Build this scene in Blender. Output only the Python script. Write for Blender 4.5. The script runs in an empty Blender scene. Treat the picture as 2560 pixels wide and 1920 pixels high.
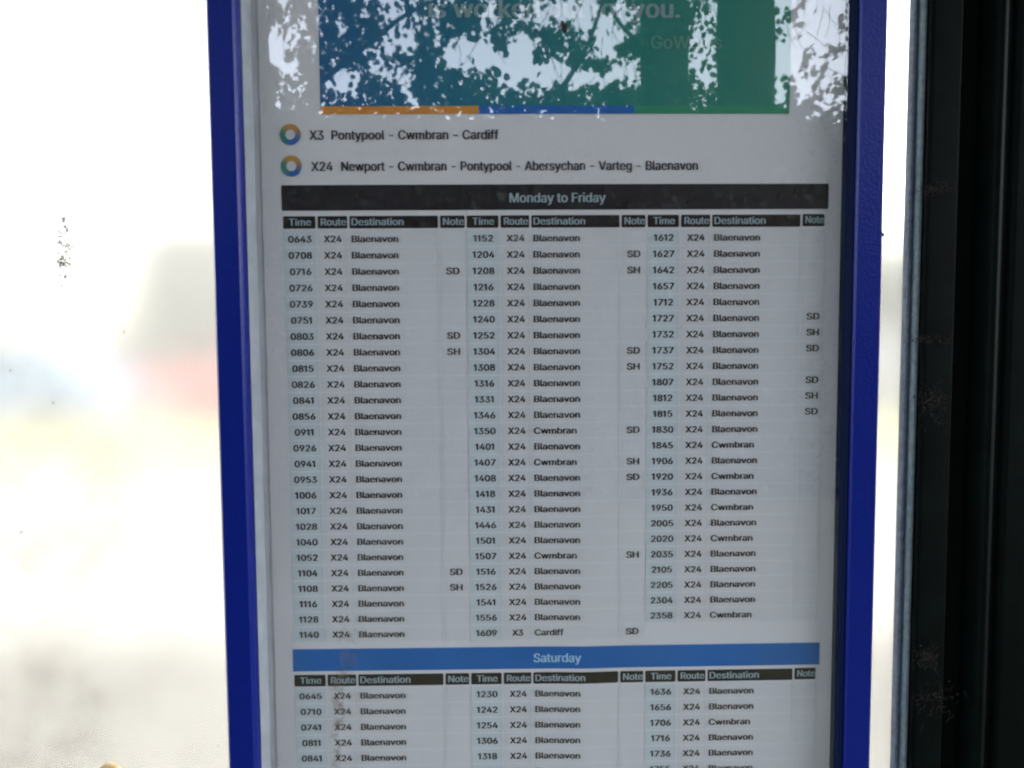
import bpy, bmesh, math, random
import numpy as np
from mathutils import Vector, Matrix, noise
R = math.radians
scene = bpy.context.scene
col = scene.collection

# ---------------------------------------------------------------- camera
Z0 = 1.5555                                   # height of the top line of column headings above the ground
cam_d = bpy.data.cameras.new('camera'); cam = bpy.data.objects.new('camera', cam_d); col.objects.link(cam)
cam_d.sensor_width = 36.0; cam_d.lens = 28.155
cam_d.clip_start = 0.02; cam_d.clip_end = 2000
cam_d.dof.use_dof = True; cam_d.dof.focus_distance = 1.1; cam_d.dof.aperture_fstop = 19.0
RM = ((0.9998237827, 0.0173058277, 0.0072740529), (-0.0177497033, 0.9976495686, 0.0661837305), (-0.0061115915, -0.0663011800, 0.9977809389))
right = Vector((RM[0][0], RM[1][0], RM[2][0])); fwd = Vector((RM[0][1], RM[1][1], RM[2][1])); upv = Vector((RM[0][2], RM[1][2], RM[2][2]))
M4 = Matrix.Identity(4)
for i in range(3):
    M4[i][0] = right[i]; M4[i][1] = upv[i]; M4[i][2] = -fwd[i]
M4[0][3], M4[1][3], M4[2][3] = 0.10761, -0.40929, Z0 - 0.05549
cam.matrix_world = M4
scene.camera = cam

# ---------------------------------------------------------------- sky and sun
SUN_EL, SUN_AZ = 48.0, 62.0                   # azimuth from +Y (beyond the shelter panel) towards +X
world = bpy.data.worlds.new('World'); scene.world = world; world.use_nodes = True
wt = world.node_tree; bg = wt.nodes['Background']
sky = wt.nodes.new('ShaderNodeTexSky'); sky.sky_type = 'NISHITA'; sky.sun_disc = False
sky.sun_elevation = R(SUN_EL); sky.sun_rotation = R(SUN_AZ); sky.air_density = 1.0; sky.dust_density = 3.0
hs = wt.nodes.new('ShaderNodeHueSaturation'); hs.inputs['Saturation'].default_value = 0.42
wt.links.new(sky.outputs[0], hs.inputs['Color']); wt.links.new(hs.outputs[0], bg.inputs['Color'])
bg.inputs['Strength'].default_value = 0.15
sun_d = bpy.data.lights.new('sun', 'SUN'); sun = bpy.data.objects.new('sun', sun_d); col.objects.link(sun)
sun_d.energy = 0.8; sun_d.angle = R(14); sun_d.color = (1.0, 0.96, 0.90)
sv = Vector((math.sin(R(SUN_AZ)) * math.cos(R(SUN_EL)), math.cos(R(SUN_AZ)) * math.cos(R(SUN_EL)), math.sin(R(SUN_EL))))
sun.rotation_euler = sv.to_track_quat('Z', 'Y').to_euler()
scene.view_settings.view_transform = 'Standard'; scene.view_settings.look = 'None'
scene.view_settings.exposure = 3.4; scene.view_settings.gamma = 1.0
scene.cycles.sample_clamp_indirect = 5.0
scene.cycles.max_bounces = 14; scene.cycles.transmission_bounces = 10; scene.cycles.transparent_max_bounces = 16

# ---------------------------------------------------------------- material helpers
def mat(name, color, rough=0.6, spec=0.5, metal=0.0, var=0.0, vscale=200.0, bump=0.0, bscale=300.0, coat=0.0, attr=False, detail=4.0):
    m = bpy.data.materials.new(name); m.use_nodes = True
    nt = m.node_tree; b = nt.nodes['Principled BSDF']
    b.inputs['Base Color'].default_value = (*color, 1); b.inputs['Roughness'].default_value = rough
    b.inputs['Specular IOR Level'].default_value = spec; b.inputs['Metallic'].default_value = metal
    b.inputs['Coat Weight'].default_value = coat
    tc = nt.nodes.new('ShaderNodeTexCoord')
    src = None
    if attr:
        a = nt.nodes.new('ShaderNodeAttribute'); a.attribute_name = 'Col'; src = a.outputs['Color']
        nt.links.new(src, b.inputs['Base Color'])
    if var > 0:
        n = nt.nodes.new('ShaderNodeTexNoise'); n.inputs['Scale'].default_value = vscale; n.inputs['Detail'].default_value = detail
        nt.links.new(tc.outputs['Object'], n.inputs['Vector'])
        mr = nt.nodes.new('ShaderNodeMapRange'); mr.inputs['From Min'].default_value = 0.25; mr.inputs['From Max'].default_value = 0.75
        mr.inputs['To Min'].default_value = 1 - var; mr.inputs['To Max'].default_value = 1 + var
        nt.links.new(n.outputs[0], mr.inputs['Value'])
        vm = nt.nodes.new('ShaderNodeVectorMath'); vm.operation = 'SCALE'
        if src: nt.links.new(src, vm.inputs[0])
        else: vm.inputs[0].default_value = color
        nt.links.new(mr.outputs[0], vm.inputs['Scale']); nt.links.new(vm.outputs[0], b.inputs['Base Color'])
    if bump > 0:
        n2 = nt.nodes.new('ShaderNodeTexNoise'); n2.inputs['Scale'].default_value = bscale; n2.inputs['Detail'].default_value = 3
        nt.links.new(tc.outputs['Object'], n2.inputs['Vector'])
        bp = nt.nodes.new('ShaderNodeBump'); bp.inputs['Strength'].default_value = bump; bp.inputs['Distance'].default_value = 0.0006
        nt.links.new(n2.outputs[0], bp.inputs['Height']); nt.links.new(bp.outputs[0], b.inputs['Normal'])
    return m

def leaf_mat(name, c, tr=0.35):
    m = bpy.data.materials.new(name); m.use_nodes = True; nt = m.node_tree; nt.nodes.clear()
    out = nt.nodes.new('ShaderNodeOutputMaterial'); mx = nt.nodes.new('ShaderNodeMixShader'); mx.inputs[0].default_value = tr
    p = nt.nodes.new('ShaderNodeBsdfPrincipled'); p.inputs['Roughness'].default_value = 0.6; p.inputs['Specular IOR Level'].default_value = 0.12
    t = nt.nodes.new('ShaderNodeBsdfTranslucent')
    a = nt.nodes.new('ShaderNodeAttribute'); a.attribute_name = 'Col'
    vm = nt.nodes.new('ShaderNodeVectorMath'); vm.operation = 'MULTIPLY'; vm.inputs[1].default_value = c
    nt.links.new(a.outputs['Color'], vm.inputs[0])
    nt.links.new(vm.outputs[0], p.inputs['Base Color']); nt.links.new(vm.outputs[0], t.inputs['Color'])
    nt.links.new(p.outputs[0], mx.inputs[1]); nt.links.new(t.outputs[0], mx.inputs[2]); nt.links.new(mx.outputs[0], out.inputs[0])
    return m

# ---------------------------------------------------------------- object helpers
def tag(o, label=None, cat=None, group=None, kind=None):
    if label: o['label'] = label
    if cat: o['category'] = cat
    if group: o['group'] = group
    if kind: o['kind'] = kind
    return o
def empty(name, loc, label=None, cat=None, group=None):
    o = bpy.data.objects.new(name, None); o.location = loc; o.empty_display_size = 0.1; col.objects.link(o)
    return tag(o, label, cat, group)
def link(name, me, parent=None, m=None):
    o = bpy.data.objects.new(name, me); col.objects.link(o)
    if m is not None:
        me.materials.clear()
        for x in (m if isinstance(m, (list, tuple)) else [m]): me.materials.append(x)
    if parent is not None:
        o.parent = parent
        w = Vector((0, 0, 0)); p = parent
        while p is not None: w += p.location; p = p.parent
        o.location = -w + Vector((0, 0, 0))
    return o
def recenter(o):
    """put the origin of a mesh object at its own centre"""
    vs = [v.co for v in o.data.vertices]
    if not vs: return o
    c = sum(vs, Vector()) / len(vs)
    o.data.transform(Matrix.Translation(-c)); o.location = o.location + c
    return o
class MB:
    def __init__(s): s.v = []; s.f = []; s.mi = []
    def add(s, vs, fs, mi=0):
        n = len(s.v); s.v += [tuple(v) for v in vs]; s.f += [tuple(i + n for i in f) for f in fs]; s.mi += [mi] * len(fs)
    def box(s, a, b, mi=0):
        (x0, y0, z0), (x1, y1, z1) = a, b
        s.add([(x0,y0,z0),(x1,y0,z0),(x1,y1,z0),(x0,y1,z0),(x0,y0,z1),(x1,y0,z1),(x1,y1,z1),(x0,y1,z1)],
              [(0,3,2,1),(4,5,6,7),(0,1,5,4),(1,2,6,5),(2,3,7,6),(3,0,4,7)], mi)
    def prism_z(s, prof, z0, z1, mi=0):
        n = len(prof)
        s.add([(x, y, z0) for x, y in prof] + [(x, y, z1) for x, y in prof],
              [(i, (i+1) % n, (i+1) % n + n, i + n) for i in range(n)] + [tuple(range(n-1, -1, -1)), tuple(range(n, 2*n))], mi)
    def tube(s, pts, rad, k=5, mi=0):
        pts = [Vector(p) for p in pts]; n = len(pts); rings = []
        for i, p in enumerate(pts):
            d = (pts[min(i+1, n-1)] - pts[max(i-1, 0)])
            d = d.normalized() if d.length > 1e-9 else Vector((0, 0, 1))
            a = d.cross(Vector((0.31, 0.83, 0.46))).normalized(); b = d.cross(a)
            r = rad[i] if isinstance(rad, (list, tuple)) else rad
            rings += [p + (a * math.cos(t * 2 * math.pi / k) + b * math.sin(t * 2 * math.pi / k)) * r for t in range(k)]
        fs = [(i*k+j, i*k+(j+1) % k, (i+1)*k+(j+1) % k, (i+1)*k+j) for i in range(n-1) for j in range(k)]
        fs += [tuple(range(k-1, -1, -1)), tuple(range((n-1)*k, n*k))]
        s.add(rings, fs, mi)
    def build(s, name, m=None, parent=None, smooth=False, bevel=0.0, centre=True):
        me = bpy.data.meshes.new(name); me.from_pydata(s.v, [], s.f); me.update()
        bm = bmesh.new(); bm.from_mesh(me)
        bmesh.ops.recalc_face_normals(bm, faces=bm.faces)
        if bevel > 0:
            bmesh.ops.bevel(bm, geom=[e for e in bm.edges if len(e.link_faces) == 2 and e.calc_face_angle(0) > 0.5], offset=bevel, segments=3, profile=0.5, affect='EDGES')
        bm.to_mesh(me); bm.free()
        if not bevel:
            for p, mi in zip(me.polygons, s.mi): p.material_index = mi
        if smooth or bevel:
            me.polygons.foreach_set('use_smooth', [True] * len(me.polygons))
            if bevel or smooth == 'auto': me.set_sharp_from_angle(angle=R(35))
        o = link(name, me, parent, m)
        return recenter(o) if centre else o

# ================================================================ SETTING
# ---- ground, pavement, road, verge
m_grass = mat('dull_grass', (0.020, 0.024, 0.012), 0.9, 0.1, var=0.4, vscale=3)
m_slab = mat('paving_concrete', (0.058, 0.058, 0.056), 1.0, 0.0, var=0.18, vscale=4)
m_road = mat('asphalt', (0.115, 0.115, 0.115), 0.85, 0.3, var=0.2, vscale=6)
m_verge = mat('dry_verge_grass', (0.175, 0.170, 0.085), 0.9, 0.1, var=0.3, vscale=5)
m_kerb = mat('kerb_concrete', (0.12, 0.12, 0.115), 0.8, 0.2, var=0.12, vscale=8)
m_line = mat('road_paint', (0.8, 0.8, 0.78), 0.6)
def sheet(name, x0, x1, y0, y1, z, m, th=0.0, nx=1, ny=1):
    b = MB(); b.box((x0, y0, z - max(th, 0.02)), (x1, y1, z)); o = b.build(name, m); return tag(o, kind='structure')
g = MB(); g.add([(-400, -400, -.13), (400, -400, -.13), (400, 400, -.13), (-400, 400, -.13)], [(0, 1, 2, 3)])
tag(g.build('ground', m_grass), kind='structure')
pav = sheet('pavement_base', -14, 14, -1.6, 3.4, -0.012, m_kerb, 0.11); pav.name = 'pavement'
slab_me = None
rs = random.Random(3)
for i in range(-7, 7):
    for j in range(-2, 4):
        if slab_me is None:
            b = MB(); b.box((-0.445, -0.445, -0.03), (0.445, 0.445, 0.0)); o = b.build('paving_slab', m_slab, pav, bevel=0.006, centre=False); slab_me = o.data
        else:
            o = bpy.data.objects.new('paving_slab', slab_me); col.objects.link(o); o.parent = pav
        o.location = Vector((i * 0.9 + 0.45, j * 0.9 + 0.25, rs.uniform(-0.002, 0.003))) - pav.location
tag(sheet('road', -80, 80, 3.54, 9.2, -0.11, m_road, 0.04), kind='structure')
b = MB(); b.box((-40, 3.40, -0.12), (40, 3.54, 0.0))
tag(b.build('kerb', m_kerb), kind='structure')
tag(sheet('verge', -80, 80, 9.2, 12.6, -0.02, m_verge, 0.12), kind='structure')
tag(sheet('parking_bay', -80, 80, 12.6, 21, -0.10, mat('pale_asphalt', (0.2, 0.2, 0.2), 0.85, var=0.15, vscale=5), 0.03), kind='structure').name = 'far_road'
for k, x in enumerate(range(-24, 25, 6)):
    b = MB(); b.box((x, 6.3, -0.108), (x + 2.0, 6.42, -0.104)); tag(b.build('road_marking', m_line), kind='structure')

# ---- parked cars across the road (seen only as blurs through the clouded panel)
m_glassdark = mat('car_glass', (0.03, 0.035, 0.04), 0.08, 0.8)
m_tyre = mat('tyre_rubber', (0.02, 0.02, 0.02), 0.8); m_rim = mat('alloy', (0.5, 0.5, 0.52), 0.35, metal=0.8)
m_lampglass = mat('lamp_lens', (0.7, 0.7, 0.7), 0.15); m_red_lens = mat('tail_lens', (0.4, 0.02, 0.02), 0.2)
def car(x, y, rgb, label, name='parked_car'):
    t = empty(name, (x, y, -0.10), label, 'car', 'cars parked across the road')
    t.location = (0, 0, 0)
    paint = mat('car_paint', rgb, 0.3, 0.5, coat=0.6)
    L, Wd = 4.2, 0.86
    low = [(-2.1,.35),(-2.08,.75),(-2.0,.92),(-1.0,.98),(1.55,1.0),(2.02,.95),(2.1,.6),(2.08,.32),(1.7,.22),(-1.8,.22)]
    roofp = [(-1.05,.97),(-.35,1.40),(.1,1.47),(.9,1.45),(1.35,1.3),(1.75,.99)]
    b = MB()
    for prof, w0, w1 in ((low, Wd, Wd), (roofp, Wd - .04, Wd - .2)):
        n = len(prof); vs = []
        for sgn in (-1, 1):
            for px, pz in prof:
                ww = w0 if (prof is low or pz < 1.05) else w1
                vs.append((x + px, y + sgn * ww, pz - .10))
        fs = [tuple(range(n)), tuple(range(2*n-1, n-1, -1))] + [(i, i+n, (i+1) % n + n, (i+1) % n) for i in range(n)]
        b.add(vs, fs)
    b.build('body', paint, t, bevel=0.03)
    for sgn in (-1, 1):
        for pts in ([(-.85,1.03),(-.32,1.36),(.22,1.40),(.22,1.03)], [(.3,1.03),(.3,1.40),(.85,1.38),(1.25,1.25),(1.5,1.05)]):
            b = MB(); vs = []
            for off in (0.0, 0.012):
                for px, pz in pts:
                    f = (pz - .97) / .5
                    vs.append((x + px, y + sgn * (Wd - .04 - .16 * f - .006 + off), pz - .10))
            n = len(pts)
            b.add(vs, [tuple(range(n)), tuple(range(2*n-1, n-1, -1))] + [(i, (i+1) % n, (i+1) % n + n, i + n) for i in range(n)])
            b.build('side_window', m_glassdark, t)
    for pts, nm in (([(-1.03,1.0),(-.38,1.41)], 'windscreen'), ([(1.72,1.02),(1.38,1.29)], 'rear_window')):
        b = MB(); (a0, c0), (a1, c1) = pts; s_ = -0.015 if nm == 'windscreen' else 0.015
        b.add([(x+a0+s_, y-.7, c0-.09), (x+a0+s_, y+.7, c0-.09), (x+a1+s_, y+.6, c1-.09), (x+a1+s_, y-.6, c1-.09)], [(0,1,2,3)])
        o = b.build(nm, m_glassdark, t); md = o.modifiers.new('thick', 'SOLIDIFY'); md.thickness = 0.02
    for wx in (-1.3, 1.28):
        for sgn in (-1, 1):
            for nm, rr, yy, mm in (('tyre', .32, .0, m_tyre), ('rim', .2, .015, m_rim)):
                b = MB(); k = 20
                vs = [(x + wx + rr*math.cos(a*2*math.pi/k), y + sgn*(Wd - .17 + yy) , rr*math.sin(a*2*math.pi/k) + .32 - .10) for a in range(k)]
                vs += [(vx, y + sgn*(Wd + .01 + yy), vz) for vx, _, vz in vs]
                b.add(vs, [tuple(range(k)), tuple(range(2*k-1, k-1, -1))] + [(i, (i+1) % k, (i+1) % k + k, i + k) for i in range(k)])
                b.build('wheel' if nm == 'tyre' else 'wheel_rim', mm, t)
    for sgn in (-1, 1):
        b = MB(); b.box((x-2.11, y+sgn*.62-.14, .52), (x-2.03, y+sgn*.62+.14, .66)); b.build('headlight', m_lampglass, t, bevel=.01)
        b = MB(); b.box((x+2.0, y+sgn*.68-.1, .6), (x+2.10, y+sgn*.68+.1, .82)); b.build('tail_light', m_red_lens, t, bevel=.01)
        b = MB(); b.box((x-.75, y+sgn*.86-.02, .86), (x-.60, y+sgn*(.86+.14)+.02, .97)); b.build('wing_mirror', paint, t, bevel=.01)
    return t
car(-9.1, 14.6, (0.10, 0.20, 0.34), 'pale blue hatchback blurred behind the milky panel left of the case')
car(-4.35, 14.6, (0.42, 0.07, 0.075), 'red hatchback blurred behind the milky panel, partly hidden by the blue frame')
car(7.1, 14.4, (0.17, 0.175, 0.18), 'silver grey hatchback showing in the narrow gap right of the blue frame')

# ---- foliage
def leaves_mesh(name, P, D, S, tint, parent, m, kind=None, curl=0.25):
    """P positions, D leaf directions, S sizes: pointed oval leaves folded along the midrib"""
    n = len(P); rng = np.random.default_rng(5)
    D = D / np.linalg.norm(D, axis=1, keepdims=True)
    A = rng.normal(size=(n, 3)); U = np.cross(D, A); U /= np.linalg.norm(U, axis=1, keepdims=True); N = np.cross(D, U)
    # outline: base, side L1, side L2, tip, side R2, side R1
    prof = [(0, 0, 0), (.28, .38, curl*.5), (.70, .34, curl*.45), (1.0, 0, -.12), (.70, -.34, curl*.45), (.28, -.38, curl*.5)]
    V = np.empty((n, 6, 3), dtype=np.float32)
    for i, (l, w, h) in enumerate(prof):
        V[:, i] = P + S[:, None] * (D * l + U * w + N * h)
    idx = np.arange(n)[:, None] * 6
    F = np.concatenate([idx + np.array([0, 1, 2, 3]), idx + np.array([0, 3, 4, 5])], axis=1).reshape(-1)
    me = bpy.data.meshes.new(name); me.vertices.add(n * 6); me.vertices.foreach_set('co', V.reshape(-1))
    me.loops.add(n * 8); me.loops.foreach_set('vertex_index', F.astype(np.int32))
    me.polygons.add(n * 2); me.polygons.foreach_set('loop_start', np.arange(0, n * 8, 4, dtype=np.int32)); me.polygons.foreach_set('loop_total', np.full(n * 2, 4, dtype=np.int32))
    me.update(calc_edges=True)
    ca = me.color_attributes.new('Col', 'FLOAT_COLOR', 'POINT')
    C = np.ones((n, 6, 4), dtype=np.float32); C[:, :, :3] = tint[:, None, :]
    ca.data.foreach_set('color', C.reshape(-1))
    o = link(name, me, parent, m)
    return tag(o, kind=kind)

m_leafA = leaf_mat('ash_leaf', (0.055, 0.095, 0.03)); m_leafB = leaf_mat('hedge_leaf', (0.038, 0.046, 0.036), 0.25)
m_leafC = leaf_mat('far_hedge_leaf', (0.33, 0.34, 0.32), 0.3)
m_bark = mat('dark_bark', (0.028, 0.025, 0.021), 0.95, 0.1, var=0.35, vscale=14, bump=1.0, bscale=30)
rng = np.random.default_rng(11)

def sprays(fn_density, keep, xr, yr, zr, n_sprays, per=14, size=0.074, spread=0.34):
    Ps, Ds, Ss, Ts, tw = [], [], [], [], []
    r = random.Random(int(xr[0] * 77 + zr[0] * 13 + n_sprays))
    for _ in range(n_sprays):
        x, y, z = r.uniform(*xr), r.uniform(*yr), r.uniform(*zr)
        if r.random() > fn_density(x, y, z): continue
        d = Vector((r.gauss(0, .6), r.gauss(0, .5), -0.7 - r.random())).normalized()
        p = Vector((x, y, z)); pts = [p.copy()]
        tint = r.uniform(.7, 1.35); warm = r.uniform(.85, 1.25)
        for k in range(per):
            d = (d + Vector((r.gauss(0, .12), r.gauss(0, .12), -.05))).normalized(); p = p + d * spread / per; pts.append(p.copy())
            ld = (d * .5 + Vector((r.gauss(0, .6), r.gauss(0, .6), r.gauss(-.25, .4)))).normalized()
            if keep and not keep(p.x + (p.x - .1) * (-8 - p.y) / 8.4, p.z, r.random()): continue
            Ps.append(p + ld * 0.008); Ds.append(ld); Ss.append(size * r.uniform(.6, 1.25)); j = r.uniform(.8, 1.2)
            Ts.append((tint * warm * j, tint * j, tint * .9 * j))
        tw.append((pts[0], pts[per // 2], pts[-1]))
    return np.array(Ps), np.array(Ds), np.array(Ss), np.array(Ts), tw

def fbm(x, z, s, o):
    return noise.fractal(Vector((x * s + o, z * s * .8 + o * 1.7, o * .37)), 0.9, 2.0, 3)

def tree(name, label, x, y, r0, lean, xr, fn, keep, n_band, n_top, limbs):
    t = empty(name, (x, y, 0), label, 'tree', 'trees behind the viewer mirrored in the glass')
    zz = [0, .5, 1.5, 3, 4.5, 6, 8, 10]
    tb = MB(); k = 18; pts = []
    for z in zz:
        pts.append((x + lean * (z - 3.9) + .03 * math.sin(z * 1.3 + x), y + .05 * math.sin(z), z))
    rad = [r0 * (1.5 if z == 0 else 1.15 if z < 1 else 1.0 if z < 5 else max(.25, 1.0 - (z - 4.5) * .13)) for z in zz]
    vs = []
    for (px, py, pz), rr in zip(pts, rad):
        for j in range(k):
            a = j * 2 * math.pi / k; q = rr * (1 + .07 * math.sin(a * 5 + pz) + .04 * math.sin(a * 9 - pz * 2))
            vs.append((px + q * math.cos(a), py + q * math.sin(a), pz))
    tb.add(vs, [(i*k+j, i*k+(j+1) % k, (i+1)*k+(j+1) % k, (i+1)*k+j) for i in range(len(zz)-1) for j in range(k)])
    trunk = tb.build('trunk', m_bark, t, smooth=True)
    for lp in limbs:
        b = MB(); n = len(lp[0]); b.tube(lp[0], [lp[1] * (1 - .75 * i / (n - 1)) for i in range(n)], 8); b.build('limb', m_bark, t, smooth=True)
    P, D, S, T, tw = sprays(fn, keep, xr, (-8.2, -7.8), (3.45, 6.0), n_band)
    P2, D2, S2, T2, tw2 = sprays(lambda a, b_, c: .9, None, (xr[0] - .3, xr[1] + .3), (y - 1.4, y + 1.4), (6.0, 9.5), n_top, per=12, size=.13, spread=.6)
    P3, D3, S3, T3, tw3 = sprays(lambda a, b_, c: .95, None, (x - 4.2, x + 4.2), (-8.5, -1.3), (7.2, 9.3), 520, per=12, size=.21, spread=.9)   # unseen overhang, added to shade the ground and hedge below
    leaves_mesh('crown', np.concatenate([P, P2, P3]), np.concatenate([D, D2, D3]), np.concatenate([S, S2, S3]), np.concatenate([T, T2, T3]), t, m_leafA, 'stuff')
    for q in (-1, 1):
        b = MB(); b.tube([(x, y, 6.0), (x + q * .8, y + 1.8, 7.2), (x + q * 1.7, y + 3.9, 8.0), (x + q * 2.3, y + 6.0, 8.3)], [.11, .08, .05, .02], 7); b.build('limb', m_bark, t, smooth=True)  # limbs under the added overhang, out of view
    b = MB()
    for q in tw[::7]: b.tube(q, [.004, .0035, .002], 3)
    o = b.build('twigs', m_bark, t); o['kind'] = 'stuff'
    return t

HOLES = [(-.31, 4.35, .13, .15), (-.04, 4.33, .17, .17), (.30, 4.21, .20, .21), (.59, 4.17, .29, .14), (.93, 4.10, .34, .10), (.66, 4.77, .20, .16), (1.03, 4.77, .13, .17), (1.22, 4.58, .25, .22),
         (.06, 4.77, .10, .10), (-.87, 4.12, .15, .10), (-1.47, 4.07, .13, .15), (-2.18, 4.49, .18, .20), (-2.33, 4.72, .12, .09), (-.82, 4.51, .10, .12), (1.47, 4.17, .15, .18), (1.42, 4.72, .15, .20),
         (-1.1, 4.28, .09, .14), (-2.0, 4.2, .10, .07), (.45, 4.42, .07, .14), (-1.25, 4.75, .09, .07)]
def hole(x, z):
    """openings in the crown where the sky shows; their edges are ragged"""
    w = .55 * noise.noise(Vector((x * 5, z * 5, 1.3))) + .35 * noise.noise(Vector((x * 14, z * 14, 4.3)))
    return any(((x - a) / c) ** 2 + ((z - b_) / d) ** 2 < 1.35 + 1.4 * w for a, b_, c, d in HOLES)
def dens_left(x, y, z): return 1.0
def keep_left(x, z, r): return r > (.985 if hole(x, z) else .02 if fbm(x, z, 4, 5) < .22 else .55)
def dens_mid(x, y, z): return 1.0
def keep_mid(x, z, r):
    q = fbm(x, z, 3.2, 7.7)
    if x > 2.05: return r > (.25 if q > .08 else .9)
    return keep_left(x, z, r)
def dens_right(x, y, z): return 1.0
def keep_right(x, z, r):
    q = fbm(x, z, 3.0, 12.3)
    f = (x - 3.35) / .35 + (z - 4.3) * .5
    return r > (.34 if q + f * .30 > .27 else .992)
tree('broadleaf_tree', 'dense leafy tree mirrored over the blue end of the poster', -2.6, -8.9, .17, -.02, (-5.6, 1.60), dens_left, keep_left, 2300, 900,
     [([(-2.6, -8.9, 3.4), (-1.9, -8.5, 4.1), (-.9, -8.2, 4.75), (.3, -8.0, 5.3)], .05), ([(-2.6, -8.9, 3.0), (-3.4, -8.6, 3.9), (-4.2, -8.3, 5.0)], .05),
      ([(-2.6, -8.9, 4.4), (-2.2, -8.6, 5.4), (-1.4, -8.3, 6.6)], .05)])
tree('broadleaf_tree', 'tree with the slimmer of the two dark trunks mirrored over the poster', 1.84, -8.0, .24, -.03, (1.3, 2.55), dens_mid, keep_mid, 420, 300,
     [([(1.7, -8.0, 4.3), (1.35, -7.8, 4.55), (1.05, -7.7, 5.0), (1.15, -7.6, 5.6)], .03), ([(.75, -7.9, 3.9), (1.05, -7.9, 4.4), (1.25, -7.9, 5.0), (1.6, -8.0, 5.9)], .028)])
tree('broadleaf_tree', 'tree with the thicker dark trunk mirrored over the green end of the poster', 2.69, -8.05, .29, .0, (2.95, 5.2), dens_right, keep_right, 700, 500,
     [([(2.75, -8.0, 4.9), (3.3, -7.8, 5.5), (4.1, -7.7, 5.9)], .06), ([(3.95, -7.8, 6.0), (3.8, -7.7, 5.2), (3.72, -7.7, 4.5), (3.78, -7.7, 4.0)], .012)])

# hedge below them: dark core with leaves all over
def hedge(name, label, x0, x1, y, half, ztop, nleaf, size, m, front=1):
    t = empty(name, ((x0+x1)/2, y, 0), label, 'hedge')
    b = MB(); nx = 60; prof = [(-half, 0), (-half*.95, ztop*.6), (-half*.5, ztop*.93), (0, ztop), (half*.5, ztop*.93), (half*.95, ztop*.6), (half, 0)]
    vs = []
    for i in range(nx + 1):
        x = x0 + (x1 - x0) * i / nx
        for (py, pz) in prof:
            w = 1 + .10 * noise.noise(Vector((x * .8, py, pz * .6 + y)))
            vs.append((x, y + py * w, max(0, (pz - .18) * (1 + .05 * noise.noise(Vector((x * 1.3, 3, y)))))))
    k = len(prof)
    b.add(vs, [(i*k+j, i*k+j+1, (i+1)*k+j+1, (i+1)*k+j) for i in range(nx) for j in range(k-1)])
    b.build('branch_mass', mat('hedge_core', (0.015, 0.02, 0.01), .95, .05), t)
    g_ = np.random.default_rng(int(nleaf)); X = g_.uniform(x0, x1, nleaf); s = g_.uniform(0.0, 1.0, nleaf) ** (.7 if front < 0 else 1.0)
    # along the profile, denser on the face towards the shelter and on the top
    pr = np.array(prof); seg = np.linalg.norm(np.diff(pr, axis=0), axis=1); cum = np.r_[0, np.cumsum(seg)] / seg.sum()
    if front > 0: s = 1 - s
    Y = np.interp(s, cum, pr[:, 0]); Z = np.interp(s, cum, pr[:, 1])
    zs = np.array([1 + .05 * noise.noise(Vector((x * 1.3, 3, y))) + .035 * noise.noise(Vector((x * 4.5, 8, y))) for x in X])
    P = np.stack([X, y + Y * 1.03 + g_.normal(0, .06, nleaf), Z * zs + g_.normal(-.05, .09, nleaf)], axis=1)
    D = g_.normal(size=(nleaf, 3)); D[:, 2] += .3
    tn = g_.uniform(.6, 1.5, (nleaf, 1)) * np.array([1, 1, 1]) * g_.uniform(.85, 1.2, (nleaf, 3))
    o = leaves_mesh('foliage', P, D, size * g_.uniform(.6, 1.3, nleaf), tn, t, m, 'stuff')
    return t
hedge('hedge', 'tall dark hedge mirrored under the tree trunks in the glass', -9, 9, -7.9, 0.7, 3.84, 46000, .085, m_leafB)
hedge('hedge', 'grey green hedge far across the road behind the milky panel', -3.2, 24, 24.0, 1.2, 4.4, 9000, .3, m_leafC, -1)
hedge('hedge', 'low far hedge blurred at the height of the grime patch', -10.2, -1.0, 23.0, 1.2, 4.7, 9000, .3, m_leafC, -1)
# long grass foot in front of the hedge
# ================================================================ BUS SHELTER
m_green = mat('dark_green_paint', (0.0010, 0.0034, 0.0027), 0.55, 0.06, var=0.5, vscale=60, bump=.25, bscale=500)
m_chan = mat('post_channel', (0.003, 0.004, 0.004), 0.8, 0.1)
m_gask = mat('grey_rubber_gasket', (0.17, 0.21, 0.24), 0.55, 0.3, var=0.35, vscale=350, bump=.4, bscale=900)
m_gask2 = mat('pale_gasket_lip', (0.19, 0.25, 0.25), 0.6, 0.3, var=0.3, vscale=300, bump=.4, bscale=900)
m_roof = mat('roof_sheet', (0.10, 0.11, 0.11), 0.6)
shelter = empty('bus_shelter', (0.36, 0.02, 0), 'dark green shelter post and milky clouded panel behind the blue timetable case', 'bus shelter')

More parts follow.
